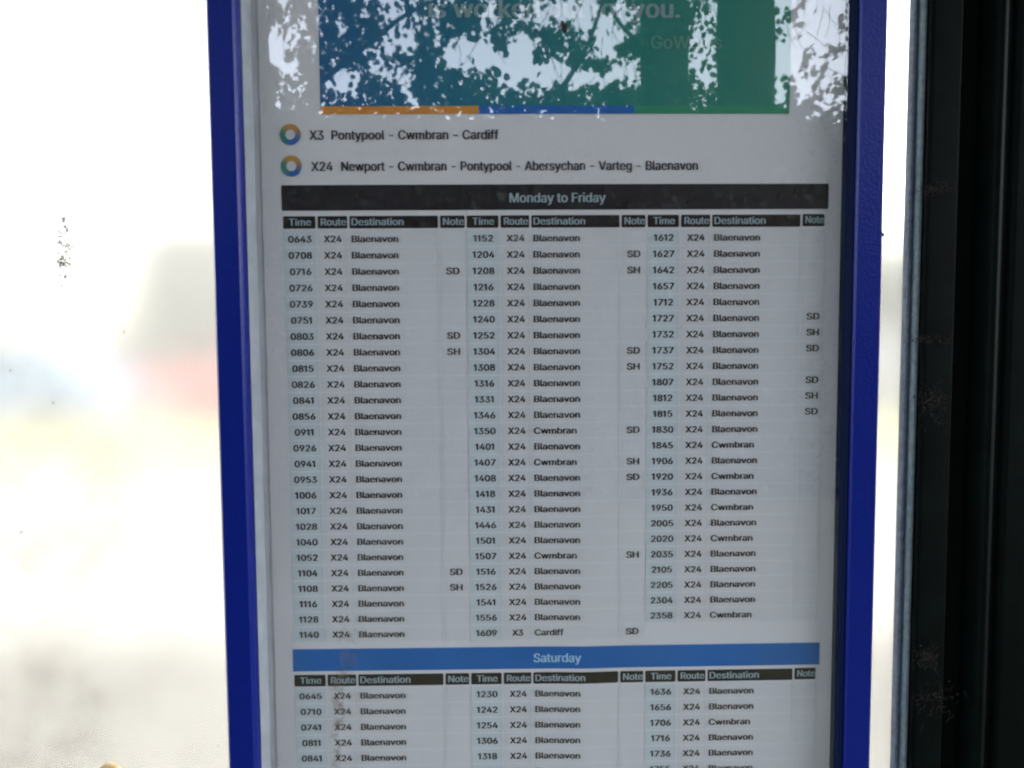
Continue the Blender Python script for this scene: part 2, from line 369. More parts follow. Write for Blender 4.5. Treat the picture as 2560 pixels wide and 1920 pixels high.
def panel_material():
    m = bpy.data.materials.new('clouded_acrylic'); m.use_nodes = True; nt = m.node_tree; nt.nodes.clear()
    out = nt.nodes.new('ShaderNodeOutputMaterial')
    tc = nt.nodes.new('ShaderNodeTexCoord')
    n1 = nt.nodes.new('ShaderNodeTexNoise'); n1.inputs['Scale'].default_value = 14; n1.inputs['Detail'].default_value = 7; n1.inputs['Roughness'].default_value = .62
    n2 = nt.nodes.new('ShaderNodeTexNoise'); n2.inputs['Scale'].default_value = 90; n2.inputs['Detail'].default_value = 4
    mp = nt.nodes.new('ShaderNodeMapping'); mp.inputs['Scale'].default_value = (1.2, 1, 1.1)
    nt.links.new(tc.outputs['Object'], mp.inputs[0]); nt.links.new(mp.outputs[0], n1.inputs['Vector']); nt.links.new(mp.outputs[0], n2.inputs['Vector'])
    r1 = nt.nodes.new('ShaderNodeMapRange'); r1.inputs['From Min'].default_value = .44; r1.inputs['From Max'].default_value = .80; r1.clamp = True
    r1.inputs['To Max'].default_value = .32
    nt.links.new(n1.outputs[0], r1.inputs['Value'])
    r2 = nt.nodes.new('ShaderNodeMapRange'); r2.inputs['From Min'].default_value = .35; r2.inputs['From Max'].default_value = .7; r2.inputs['To Min'].default_value = .55
    nt.links.new(n2.outputs[0], r2.inputs['Value'])
    mul = nt.nodes.new('ShaderNodeMath'); mul.operation = 'MULTIPLY'; nt.links.new(r1.outputs[0], mul.inputs[0]); nt.links.new(r2.outputs[0], mul.inputs[1])
    # grime is heavier lower down and towards the left, where the case does not wipe it
    sx = nt.nodes.new('ShaderNodeSeparateXYZ'); nt.links.new(tc.outputs['Object'], sx.inputs[0])
    rx = nt.nodes.new('ShaderNodeMapRange'); rx.inputs['From Min'].default_value = -.03; rx.inputs['From Max'].default_value = -.14
    rx.inputs['To Min'].default_value = .25; rx.inputs['To Max'].default_value = 1.0
    nt.links.new(sx.outputs['X'], rx.inputs['Value'])
    m2 = nt.nodes.new('ShaderNodeMath'); m2.operation = 'MULTIPLY'; nt.links.new(mul.outputs[0], m2.inputs[0]); nt.links.new(rx.outputs[0], m2.inputs[1])
    rz = nt.nodes.new('ShaderNodeMapRange'); rz.inputs['From Min'].default_value = 1.60; rz.inputs['From Max'].default_value = 1.30
    rz.inputs['To Min'].default_value = .7; rz.inputs['To Max'].default_value = 1.5
    nt.links.new(sx.outputs['Z'], rz.inputs['Value']); m3 = nt.nodes.new('ShaderNodeMath'); m3.operation = 'MULTIPLY'; nt.links.new(m2.outputs[0], m3.inputs[0]); nt.links.new(rz.outputs[0], m3.inputs[1]); m2 = m3
    cr = nt.nodes.new('ShaderNodeMixRGB'); cr.inputs[1].default_value = (.85, .835, .785, 1); cr.inputs[2].default_value = (.20, .18, .13, 1)
    nt.links.new(m2.outputs[0], cr.inputs[0])
    gl = nt.nodes.new('ShaderNodeBsdfRefraction'); gl.inputs['IOR'].default_value = 1.35; gl.inputs['Roughness'].default_value = PANEL_ROUGH
    tl = nt.nodes.new('ShaderNodeBsdfTranslucent'); gs = nt.nodes.new('ShaderNodeBsdfGlossy'); gs.inputs['Roughness'].default_value = .3
    nt.links.new(cr.outputs[0], gl.inputs['Color']); nt.links.new(cr.outputs[0], tl.inputs['Color'])
    a = nt.nodes.new('ShaderNodeMixShader'); a.inputs[0].default_value = PANEL_MILK; nt.links.new(gl.outputs[0], a.inputs[1]); nt.links.new(tl.outputs[0], a.inputs[2])
    b = nt.nodes.new('ShaderNodeMixShader'); b.inputs[0].default_value = .03; nt.links.new(a.outputs[0], b.inputs[1]); nt.links.new(gs.outputs[0], b.inputs[2])
    nt.links.new(b.outputs[0], out.inputs[0])
    return m
PANEL_ROUGH, PANEL_MILK = 0.23, 0.112
PZ0, PZ1 = 0.35, 2.25
b = MB(); b.box((-1.35, 0.012, PZ0), (0.3232, 0.018, PZ1)); b.build('milky_panel', panel_material(), shelter, centre=False)
# gasket: three ribs running down the edge of the post
b = MB(); b.prism_z([(0.3212, .0118), (0.3212, .0095), (0.3219, .0078), (0.3228, .0074), (0.3237, .0080), (0.3240, .0118)], PZ0, PZ1); b.build('gasket_rib', m_gask, shelter, smooth='auto')
b = MB(); b.prism_z([(0.3240, .0118), (0.3240, .0040), (0.3246, .0030), (0.3256, .0030), (0.3262, .0040), (0.3262, .0118)], PZ0, PZ1); b.build('gasket_rib', m_gask2, shelter, smooth='auto')
# corner post profile (plan view): face, deep channel, rounded ridge, outer flange
prof = [(0.40, .06), (0.385, .022), (0.3262, .019), (0.3262, .0005), (0.3275, -.0010), (0.3415, -.0010), (0.3425, .0), (0.3435, .013), (0.3560, .013), (0.3572, .0), (0.3590, -.0035),
        (0.3612, -.0045), (0.3635, -.0035), (0.3650, -.0005), (0.3665, .0020), (0.3690, .0022), (0.3705, .0), (0.3720, -.0012), (0.43, -.0012), (0.4325, .0015), (0.4325, .06)]
b = MB(); b.prism_z(prof, 0, 2.32); post = b.build('corner_post', m_green, shelter, bevel=.0006)
b = MB(); b.box((0.3438, .0095, 0.02), (0.3557, .0127, 2.30)); b.build('channel_strip', m_chan, shelter)
b = MB(); b.box((-1.40, .0, 0), (-1.3505, .05, 2.32)); b.build('corner_post', m_green, shelter, bevel=.002)
for za, zb_ in ((PZ0 - .05, PZ0 - .0005), (PZ1 + .0005, PZ1 + .06)):
    b = MB(); b.box((-1.35, .004, za), (0.326, .03, zb_)); b.build('cross_rail', m_green, shelter, bevel=.002)
b = MB(); b.box((-1.6, -1.35, 2.325), (1.9, .25, 2.37)); b.build('roof', m_roof, shelter, bevel=.004)
# second bay of the shelter to the right of the post
b = MB(); b.box((0.4330, .012, PZ0), (1.85, .016, PZ1)); b.build('solid_panel', mat('dark_back_panel', (0.006, 0.008, 0.008), .6), shelter)

# ================================================================ TIMETABLE CASE
m_blue = mat('blue_powder_coat', (0.0008, 0.0100, 0.175), 0.30, 0.26, var=0.10, vscale=400, bump=.35, bscale=700)
m_bead = mat('dark_blue_bead', (0.002, 0.007, 0.035), 0.6, 0.1)
m_alu = mat('case_lining', (0.50, 0.54, 0.58), 0.45, 0.4, var=.12, vscale=80)
m_back = mat('case_backing', (0.74, 0.74, 0.78), 0.7, 0.2, var=.08, vscale=60)
case = empty('timetable_case', (0.133, 0.0, Z0 - 0.42), 'blue framed glazed timetable case fixed to the milky shelter panel', 'notice case')
ZB, ZT = Z0 - 0.50, Z0 + 0.30
XL0, XL1, XR0, XR1 = -0.0315, -0.0166, 0.2838, 0.2987
def rail_v(x0, x1, name, m):
    b = MB(); c = .0016
    b.prism_z([(x0, .011), (x0, -.0125 + c), (x0 + c * .4, -.0125 + c * .3), (x0 + c, -.0135), (x1 - c, -.0135), (x1 - c * .3, -.0125 + c * .2), (x1, -.0125 + c), (x1, .011)], ZB, ZT)
    return b.build(name, m, case, smooth='auto')
rail_v(XL0, XL1, 'frame_rail', m_blue); rail_v(XR0, XR1, 'frame_rail', m_blue)
b = MB(); b.box((XL1, -.0135, ZT - .015), (XR0, .011, ZT)); b.build('frame_rail', m_blue, case, bevel=.001)
b = MB(); b.box((XL1, -.0135, ZB), (XR0, .011, ZB + .015)); b.build('frame_rail', m_blue, case, bevel=.001)
# glazing bead, pale left lining; right lining's shade is put into its colour
b = MB(); b.prism_z([(XR0 - .0024, -.0086), (XR0 - .0018, -.0112), (XR0 - .0001, -.0122), (XR0 - .0001, -.0086)], ZB + .016, ZT - .016); b.build('glazing_bead', m_bead, case, smooth='auto')
b = MB(); b.prism_z([(XL1 + .0001, -.0058), (XL1 + .0004, -.0058), (XL1 + .0030, .0012), (XL1 + .0001, .0012)], ZB + .016, ZT - .016); b.build('side_lining', m_alu, case)
b = MB(); b.box((XR0 - .0009, -.0058, ZB + .016), (XR0 - .0001, .0015, ZT - .016)); b.build('side_lining', m_bead, case)
b = MB(); b.box((XL1 + .0001, .0016, ZB + .016), (XR0 - .0001, .0105, ZT - .016)); b.build('backing_board', m_back, case)

def glass_material():
    m = bpy.data.materials.new('case_glass'); m.use_nodes = True; nt = m.node_tree; nt.nodes.clear()
    out = nt.nodes.new('ShaderNodeOutputMaterial'); tr = nt.nodes.new('ShaderNodeBsdfTransparent'); tr.inputs[0].default_value = (.97, .97, .975, 1)
    gs = nt.nodes.new('ShaderNodeBsdfGlossy'); gs.inputs['Roughness'].default_value = .018; gs.inputs['Color'].default_value = (1, 1, 1, 1)
    fr = nt.nodes.new('ShaderNodeFresnel'); fr.inputs['IOR'].default_value = GLASS_IOR
    ge = nt.nodes.new('ShaderNodeNewGeometry')
    inv = nt.nodes.new('ShaderNodeMath'); inv.operation = 'SUBTRACT'; inv.inputs[0].default_value = 1.0; nt.links.new(ge.outputs['Backfacing'], inv.inputs[1])
    mu = nt.nodes.new('ShaderNodeMath'); mu.operation = 'MULTIPLY'; nt.links.new(fr.outputs[0], mu.inputs[0]); nt.links.new(inv.outputs[0], mu.inputs[1])
    tc = nt.nodes.new('ShaderNodeTexCoord'); mp = nt.nodes.new('ShaderNodeMapping'); mp.inputs['Scale'].default_value = (1.0, 1.0, .55)
    n = nt.nodes.new('ShaderNodeTexNoise'); n.inputs['Scale'].default_value = 55; n.inputs['Detail'].default_value = 1.5
    nt.links.new(tc.outputs['Object'], mp.inputs[0]); nt.links.new(mp.outputs[0], n.inputs['Vector'])
    bp = nt.nodes.new('ShaderNodeBump'); bp.inputs['Strength'].default_value = 1.0; bp.inputs['Distance'].default_value = 0.000012
    nt.links.new(n.outputs[0], bp.inputs['Height']); nt.links.new(bp.outputs[0], gs.inputs['Normal'])
    mx = nt.nodes.new('ShaderNodeMixShader'); nt.links.new(mu.outputs[0], mx.inputs[0]); nt.links.new(tr.outputs[0], mx.inputs[1]); nt.links.new(gs.outputs[0], mx.inputs[2])
    nt.links.new(mx.outputs[0], out.inputs[0])
    return m
GLASS_IOR = 1.95
b = MB(); b.box((XL1 + .0001, -.0085, ZB + .0155), (XR0 - .0001, -.0060, ZT - .0155)); b.build('glass_pane', glass_material(), case)
# little burr of paint on the outer edge of the right rail
b = MB(); b.tube([(XR1 - .0001, -.0118, Z0 - .0078), (XR1 + .0002, -.0120, Z0 - .0090), (XR1 + .0001, -.0120, Z0 - .0104)], [.0002, .0006, .0002], 6); b.build('paint_chip', mat('rust_brown', (.03, .012, .012), .8), case)

# ================================================================ POSTER
poster = empty('timetable_poster', (0.14, 0.0, Z0 - 0.42), 'white bus timetable poster with black and blue day banners behind the glass', 'poster')
GL = '''- 453 337 244,337 188,114 188,114 244
. 187 95 -4,78 -1,63 9,53 24,50 41,53 59,63 73,78 83,95 87,113 83,128 73,138 59,141 41,138 24,128 9,113 -1
0 453 227 -7,174 1,130 24,95 62,69 113,53 178,48 254,53 330,69 395,95 447,130 484,174 508,227 516,279 508,323 484,358 447,384 395,400 330,405 254,400 178,384 113,359 62,323 24,279 1;227 50,261 56,290 74,313 103,330 144,340 194,344 254,340 314,330 365,313 405,290 435,261 453,227 460,192 453,163 435,140 405,123 365,113 314,109 254,113 194,123 144,140 103,163 74,192 56
2 453 64 0,64 47,234 229,261 257,282 282,299 305,311 327,318 348,320 371,317 397,308 419,293 436,273 449,250 457,224 460,196 457,172 447,153 433,139 413,130 390,127 362,66 362,71 405,86 442,111 473,143 496,182 511,225 516,268 511,306 497,337 474,361 445,376 411,381 372,378 345,371 318,357 290,336 259,306 223,267 180,153 60,153 57,389 57,389 0
3 453 218 -7,173 -3,133 10,98 30,70 57,52 91,44 132,109 132,115 107,126 87,144 71,165 59,191 52,219 50,248 53,275 61,297 74,315 93,325 116,329 145,326 172,316 196,299 217,275 234,242 244,201 248,157 248,157 299,288 448,288 452,70 452,70 509,372 509,372 461,211 278,211 289,264 288,308 276,344 253,371 222,387 186,393 145,387 103,370 66,344 36,309 12,266 -2
4 453 40 105,40 158,247 509,311 509,109 166,109 163,413 163,413 105;282 0,282 121,282 146,282 318,343 318,343 0
5 453 221 -7,178 -2,140 11,108 32,83 60,66 93,60 130,122 130,127 108,138 89,154 73,173 60,196 52,221 50,250 53,276 64,298 82,314 104,324 131,328 162,324 193,314 221,297 244,275 262,248 273,218 277,192 275,167 268,145 258,128 246,67 253,96 509,366 509,366 452,151 452,134 301,136 301,155 315,178 325,203 331,229 334,263 330,294 321,321 306,345 285,364 260,379 231,388 199,391 163,385 117,369 76,343 41,309 15,268 -1
6 453 226 -7,182 -1,142 15,109 40,84 74,69 115,64 162,68 199,80 239,102 285,137 340,252 509,322 509,151 261,145 261,154 275,165 288,179 299,196 307,214 312,235 314,278 309,316 295,346 271,370 240,384 201,389 157,384 112,368 73,343 39,310 14,271 -2;226 48,254 52,279 63,299 79,314 101,324 128,327 157,324 187,314 213,299 235,279 251,254 262,226 265,198 262,174 252,153 235,138 214,128 188,125 158,128 128,138 102,153 79,174 63,198 52
7 453 97 0,323 448,323 452,62 452,62 509,391 509,391 449,165 0
8 453 226 -7,178 -2,136 11,101 33,74 62,57 96,52 135,55 166,65 195,81 220,101 241,125 256,153 265,153 267,119 282,93 308,76 342,70 380,75 417,90 450,114 477,146 498,184 511,226 516,269 511,306 498,337 477,361 450,377 417,382 380,376 342,359 308,333 282,300 267,300 265,327 256,351 241,372 220,387 195,397 166,401 135,395 96,378 62,352 33,317 11,275 -2;226 49,258 52,285 60,307 74,323 91,333 113,337 139,333 165,322 189,305 208,283 223,256 232,226 235,196 232,169 223,147 208,130 189,119 165,115 139,119 113,129 91,145 74,167 60,195 52;226 290,252 292,274 300,293 313,307 330,316 351,319 376,316 399,308 420,294 437,275 449,252 457,226 460,200 457,177 449,159 437,145 420,136 399,133 376,136 351,145 330,159 313,178 300,201 292
9 453 226 516,271 510,310 494,343 468,368 434,384 393,389 347,385 309,373 270,350 224,315 168,200 0,130 0,301 248,307 248,299 234,287 221,273 210,257 202,238 196,218 195,175 199,137 214,106 237,83 269,68 307,64 352,69 397,85 436,110 469,143 494,182 510;226 460,199 457,174 446,154 429,138 407,129 381,125 352,129 322,138 295,154 274,174 257,199 247,226 243,254 247,279 257,299 273,314 295,324 321,327 350,324 381,314 407,299 429,279 446,254 457
A 479 16 0,201 509,276 509,463 0,395 0,287 302,276 334,264 372,250 420,232 478,245 478,228 419,213 371,201 333,191 302,85 0;110 142,110 199,370 199,370 142
B 456 60 0,60 509,241 509,289 504,329 491,359 469,381 442,394 410,398 374,395 344,387 320,373 301,356 286,336 275,315 267,315 262,339 257,363 245,385 227,402 203,414 173,418 136,413 100,400 67,377 39,344 18,301 4,247 0;125 57,245 57,296 63,330 80,349 105,355 137,352 161,342 184,327 203,306 218,279 228,248 231,125 231;125 285,238 285,265 288,288 296,308 309,323 326,333 348,336 372,330 403,313 429,283 446,240 452,125 452
C 510 267 -7,205 1,150 25,104 63,70 115,48 179,40 254,48 329,70 393,104 445,150 484,205 508,267 516,305 513,340 504,373 490,402 471,427 447,448 418,463 385,473 348,408 348,401 373,389 395,375 413,357 428,337 440,315 449,292 454,267 456,223 450,184 432,150 403,125 364,109 314,103 254,109 194,125 145,151 105,184 76,223 59,267 53,292 55,315 60,337 69,357 81,375 96,389 114,401 136,408 160,473 160,463 124,448 91,428 62,402 38,373 19,341 5,305 -4
D 502 219 0,96 0,96 57,215 57,272 63,318 81,354 110,379 149,394 198,399 255,394 312,379 361,354 399,320 428,275 446,221 452,93 452,93 509,225 509,294 501,353 478,399 441,433 391,455 329,462 255,455 181,433 119,398 68,351 31,291 8;125 509,125 0,60 0,60 509
F 410 60 0,60 509,369 509,369 452,125 452,125 278,346 278,346 221,125 221,125 0
G 520 269 -7,205 1,149 25,104 64,69 116,47 179,40 254,47 329,69 393,103 445,149 484,203 508,265 516,304 513,340 504,374 489,403 469,429 445,449 416,465 384,474 349,408 349,399 372,387 393,373 411,356 427,337 439,315 448,291 454,265 456,222 450,183 432,150 404,125 364,109 314,103 254,109 194,125 145,151 105,184 76,224 59,269 53,309 57,345 71,374 93,396 123,410 160,415 202,434 199,283 199,283 256,478 256,478 200,471 141,451 91,419 50,377 19,326 0
H 517 60 0,60 509,125 509,125 289,392 289,392 509,457 509,457 0,392 0,392 232,125 232,125 0
M 628 60 0,60 509,152 509,277 187,282 174,287 159,293 141,299 123,305 103,311 84,317 65,322 49,307 49,312 65,318 83,324 102,330 121,336 140,342 158,348 174,352 187,476 509,568 509,568 0,504 0,504 291,504 308,504 327,505 347,505 369,506 391,506 413,507 435,507 457,513 457,505 433,498 409,490 386,482 363,474 341,467 322,461 305,456 291,342 0,286 0,170 291,165 304,159 321,152 340,145 361,137 384,129 408,121 432,112 457,119 457,119 437,120 416,120 394,121 372,121 350,122 328,122 309,122 291,122 0
N 523 60 0,60 509,136 509,343 183,352 169,363 151,375 130,388 107,401 82,414 55,405 54,402 81,401 108,400 134,399 157,399 178,399 195,399 509,463 509,463 0,387 0,202 290,190 310,177 331,164 354,148 381,130 413,108 452,119 454,121 417,122 384,123 354,124 328,125 307,125 291,125 0
P 444 60 0,60 509,235 509,289 503,332 487,366 462,390 430,404 391,409 348,404 304,390 265,366 233,332 207,289 191,235 186,109 186,109 242,233 242,269 246,297 256,318 272,333 294,342 319,344 348,342 376,333 402,318 423,297 439,268 449,232 452,125 452,125 0
R 449 60 0,60 509,236 509,290 504,333 489,367 465,390 433,405 395,409 352,405 309,390 271,367 240,333 217,289 203,236 198,96 198,96 255,234 255,269 258,298 267,319 281,334 300,342 324,345 352,342 380,334 405,319 425,298 440,269 449,233 452,125 452,125 0;353 0,230 229,303 229,428 0
S 446 224 -9,172 -4,128 9,91 31,64 60,46 96,38 137,104 137,110 110,123 88,142 71,166 59,194 52,224 49,257 52,286 60,311 74,329 92,341 114,346 139,342 161,332 179,316 193,296 205,272 214,245 222,184 239,128 260,86 289,60 326,52 372,58 413,75 448,102 476,138 498,180 511,227 516,275 511,316 498,351 476,377 449,394 415,401 378,337 378,326 412,302 437,267 453,225 459,194 456,167 448,145 435,129 418,118 398,115 376,119 352,131 334,148 319,169 308,191 300,212 293,264 279,287 272,312 264,336 252,359 238,379 220,395 198,405 171,408 139,403 99,386 64,360 34,323 11,278 -4
T 448 32 452,32 509,417 509,417 452,257 452,257 0,193 0,193 452
V 479 204 0,16 509,84 509,192 206,203 176,215 137,230 89,248 31,235 31,252 90,267 138,279 176,290 206,395 509,463 509,278 0
W 686 155 0,16 509,82 509,163 196,170 171,175 145,181 120,187 94,192 67,197 40,189 40,194 67,200 94,205 120,211 145,218 171,224 196,306 509,380 509,462 196,468 171,474 145,480 120,486 94,492 67,497 40,488 40,493 67,499 94,504 120,510 145,517 171,523 196,603 509,670 509,530 0,455 0,368 323,359 356,351 391,344 431,336 475,350 475,342 433,335 395,327 359,318 323,230 0
X 474 18 0,217 284,217 236,29 509,104 509,178 400,192 379,204 361,214 345,223 329,233 312,243 292,232 292,243 311,252 329,261 345,272 361,284 379,298 400,374 509,446 509,259 239,259 287,456 0,382 0,292 129,279 149,268 165,259 180,250 195,241 212,230 231,244 231,235 213,225 196,216 181,206 166,195 149,182 129,91 0
a 389 160 -9,126 -5,94 5,68 22,48 45,35 73,30 108,34 138,43 161,58 179,78 193,100 203,125 211,152 216,178 220,209 224,234 227,252 230,265 235,273 243,276 255,276 257,273 279,267 297,256 311,240 322,220 329,196 331,171 329,149 322,132 313,118 301,107 288,100 274,41 291,57 322,79 346,104 364,133 375,163 382,194 384,215 383,239 379,263 372,286 360,306 343,322 320,333 290,337 251,337 0,277 0,277 52,272 52,264 38,252 25,236 12,215 1,190 -6;170 45,202 49,228 59,248 74,263 93,272 115,276 138,276 190,270 186,259 182,246 179,231 176,216 173,200 171,186 169,175 168,154 164,134 159,117 150,103 139,95 124,92 105,94 87,102 72,114 61,130 52,149 47
b 424 229 -8,198 -5,172 4,153 17,138 31,127 46,118 59,112 59,112 0,53 0,53 509,114 509,114 319,118 319,127 331,137 346,152 360,171 373,197 381,229 384,274 378,313 361,345 332,370 293,385 245,390 189,385 133,370 84,346 45,313 16,274 -2;220 47,253 51,279 66,301 88,316 117,325 151,328 189,325 227,316 261,301 290,280 311,253 325,220 330,188 325,161 312,140 291,125 263,116 229,113 189,116 150,125 115,140 86,162 65,188 51
c 395 207 -8,159 -2,117 16,82 46,56 85,40 133,34 187,40 243,56 291,82 330,117 360,159 378,207 384,234 383,260 377,284 368,305 356,324 341,340 322,353 301,362 277,303 262,298 276,290 289,281 301,270 311,257 319,242 325,226 329,207 330,173 325,145 310,124 287,108 258,99 224,96 187,99 151,108 117,124 89,145 66,173 51,207 46,226 48,243 52,258 58,271 66,282 76,292 89,299 102,304 117,363 102,354 78,341 56,325 37,306 21,285 9,261 -1,235 -6
d 424 195 -8,151 -2,111 16,79 45,55 84,39 133,34 189,39 245,55 293,79 332,112 361,151 378,196 384,228 381,253 373,272 360,287 346,298 331,306 319,311 319,311 509,372 509,372 0,313 0,313 59,307 59,298 46,287 31,272 17,252 4,227 -5;205 47,236 51,263 65,284 86,299 115,309 150,312 189,309 229,300 263,284 291,263 312,237 325,205 330,172 325,145 311,124 290,108 261,99 227,96 189,99 151,109 117,124 88,145 66,172 51
e 404 212 -8,161 -2,117 16,82 46,56 85,40 132,34 187,39 242,55 290,81 329,115 359,157 378,205 384,236 382,266 374,294 361,319 341,341 315,357 282,368 242,371 194,371 169,75 169,75 221,338 221,310 202,307 237,298 269,283 294,263 314,237 326,205 330,173 326,146 313,125 294,109 270,99 241,96 211,96 178,100 139,110 106,128 80,151 61,179 50,212 46,234 48,254 53,271 61,285 73,297 88,306 105,365 91,353 63,335 39,311 19,283 4,249 -5
f 253 228 379,228 327,6 327,6 379;81 0,81 432,84 461,96 486,113 505,135 519,161 527,187 530,207 529,222 527,234 524,243 521,227 468,222 470,215 472,206 473,195 474,171 470,154 460,145 443,142 419,142 0
g 425 207 -151,168 -148,134 -140,105 -127,82 -110,64 -91,51 -69,101 -41,110 -53,122 -66,136 -78,154 -88,178 -95,207 -97,249 -92,282 -75,304 -47,311 -6,311 68,306 68,298 56,287 41,272 28,252 16,227 8,195 5,152 10,113 27,80 53,55 90,39 136,34 191,39 246,55 293,80 332,112 361,152 378,196 384,228 382,253 373,273 360,288 346,299 331,308 319,313 319,313 379,372 379,372 -9,367 -54,350 -90,324 -117,291 -136,251 -147;205 59,237 63,264 75,285 95,300 121,309 154,312 193,309 231,300 264,285 291,264 312,237 325,205 330,172 325,145 312,124 290,109 262,99 229,96 193,99 155,109 123,124 96,145 76,172 63
h 410 114 227,114 0,53 0,53 509,114 509,114 287,102 287,124 332,152 362,187 379,227 384,264 380,295 369,321 349,341 321,353 285,357 240,357 0,296 0,296 235,290 275,273 304,246 323,210 329,184 326,161 317,141 303,126 283,117 257
i 166 53 0,53 379,114 379,114 0;84 443,67 446,54 455,44 468,41 483,44 499,54 512,67 521,84 524,100 521,114 512,123 499,126 483,123 468,114 455,100 446
k 380 110 137,110 212,121 212,284 379,360 379,184 199,177 199;53 0,53 509,114 509,114 0;294 0,148 186,191 229,372 0
l 189 139 -2,101 3,74 20,58 47,53 84,53 509,114 509,114 99,115 77,120 62,130 54,146 52,154 52,160 53,165 53,170 54,181 3,172 1,162 -1,151 -2
m 609 53 0,53 379,112 379,112 295,108 295,118 323,132 346,151 363,172 376,195 384,219 386,257 380,287 361,309 331,321 295,312 295,322 321,337 343,357 361,381 375,407 383,437 386,468 383,497 372,522 354,541 328,553 296,557 255,557 0,496 0,496 254,490 289,473 313,447 326,419 330,395 328,374 320,358 307,345 290,338 270,335 247,335 0,274 0,274 260,269 288,253 311,229 326,199 330,178 328,158 320,140 307,126 289,117 266,114 238,114 0
n 409 114 227,114 0,53 0,53 379,112 379,112 287,102 287,124 332,152 362,187 379,227 384,264 380,295 369,321 349,341 321,353 285,357 240,357 0,296 0,296 235,290 275,273 304,246 323,210 329,184 326,161 317,141 303,126 283,117 257
o 415 207 -8,159 -2,117 16,82 46,56 85,40 133,34 187,40 243,56 291,82 330,117 360,159 378,207 384,256 378,299 360,333 330,359 291,376 243,381 187,376 133,359 85,333 46,299 16,256 -2;207 46,242 51,270 66,292 89,307 117,316 151,319 187,316 224,307 258,292 287,270 310,242 325,207 330,173 325,145 310,124 287,108 258,99 224,96 187,99 151,108 117,124 89,145 66,173 51
p 424 53 -143,53 379,112 379,112 319,118 319,126 331,137 346,152 360,171 373,197 381,229 384,274 378,313 361,345 332,370 293,385 245,390 189,385 133,370 84,346 45,313 16,274 -2,229 -8,198 -5,173 4,153 17,138 31,127 46,118 59,114 59,114 -143;220 47,253 51,279 66,301 88,316 117,325 151,328 189,325 227,316 261,301 290,280 311,253 325,220 330,188 325,161 312,140 291,125 263,116 229,113 189,116 150,125 115,140 86,162 65,188 51
r 259 53 0,53 379,112 379,112 321,115 321,130 347,152 367,181 380,213 385,221 385,229 384,237 384,243 384,243 322,239 323,230 324,219 325,207 326,182 323,159 315,140 301,126 284,117 262,114 237,114 0
s 365 182 -8,145 -5,112 3,84 18,62 38,45 63,36 94,94 107,105 79,124 60,150 49,181 45,217 50,244 62,262 81,268 103,265 121,254 136,237 147,212 155,149 170,104 186,72 208,53 237,47 274,51 305,65 332,87 354,115 370,149 381,187 384,223 381,254 372,279 358,299 339,314 316,324 290,268 277,258 298,243 316,219 328,187 333,156 329,131 317,114 299,109 277,112 258,124 243,144 232,172 223,229 209,275 194,306 171,325 142,331 107,326 75,312 47,290 24,260 6,223 -5
t 227 204 379,204 327,6 327,6 379;65 471,126 471,126 98,128 76,136 61,150 53,170 50,177 50,185 51,194 52,202 54,213 2,203 -1,192 -3,180 -4,168 -4,125 2,92 21,72 52,65 93
u 410 182 -5,146 -1,115 11,89 31,69 59,57 95,53 139,53 379,114 379,114 144,119 105,137 75,164 56,200 50,226 53,249 62,268 77,283 97,293 122,296 153,296 379,357 379,357 0,298 0,298 92,307 92,286 47,257 17,222 0
v 389 163 0,17 379,84 379,165 155,177 121,187 87,196 53,206 21,184 21,194 53,203 87,213 121,224 155,305 379,371 379,226 0
w 567 138 0,23 379,87 379,133 214,143 177,154 137,165 91,175 41,165 41,175 90,186 135,196 176,206 214,252 379,316 379,362 214,371 176,382 136,392 91,402 41,391 41,402 90,413 135,423 176,434 214,480 379,545 379,429 0,368 0,319 172,312 198,305 225,297 252,291 280,284 309,277 338,291 338,284 309,277 280,270 252,263 225,255 198,248 172,199 0
y 389 47 -139,61 -86,71 -87,88 -90,104 -89,118 -84,130 -74,141 -58,151 -36,163 -1,17 379,84 379,165 155,177 121,187 87,196 53,206 21,184 21,193 53,202 87,212 121,224 155,305 379,371 379,204 -58,191 -85,177 -107,159 -124,139 -136,117 -143,91 -145,77 -145,65 -143,54 -141'''
GLYPH = {}
for ln in GL.split('\n'):
    c = ln[0]; adv, rest = ln[2:].split(' ', 1)
    GLYPH[c] = (int(adv), [[tuple(int(q) for q in p.split()) for p in lp.split(',')] for lp in rest.split(';')])
GLYPH[' '] = (188, [])
GLYPH['1'] = (315, [[(135, 0), (205, 0), (205, 509), (140, 509), (20, 425), (20, 352), (135, 430)]])
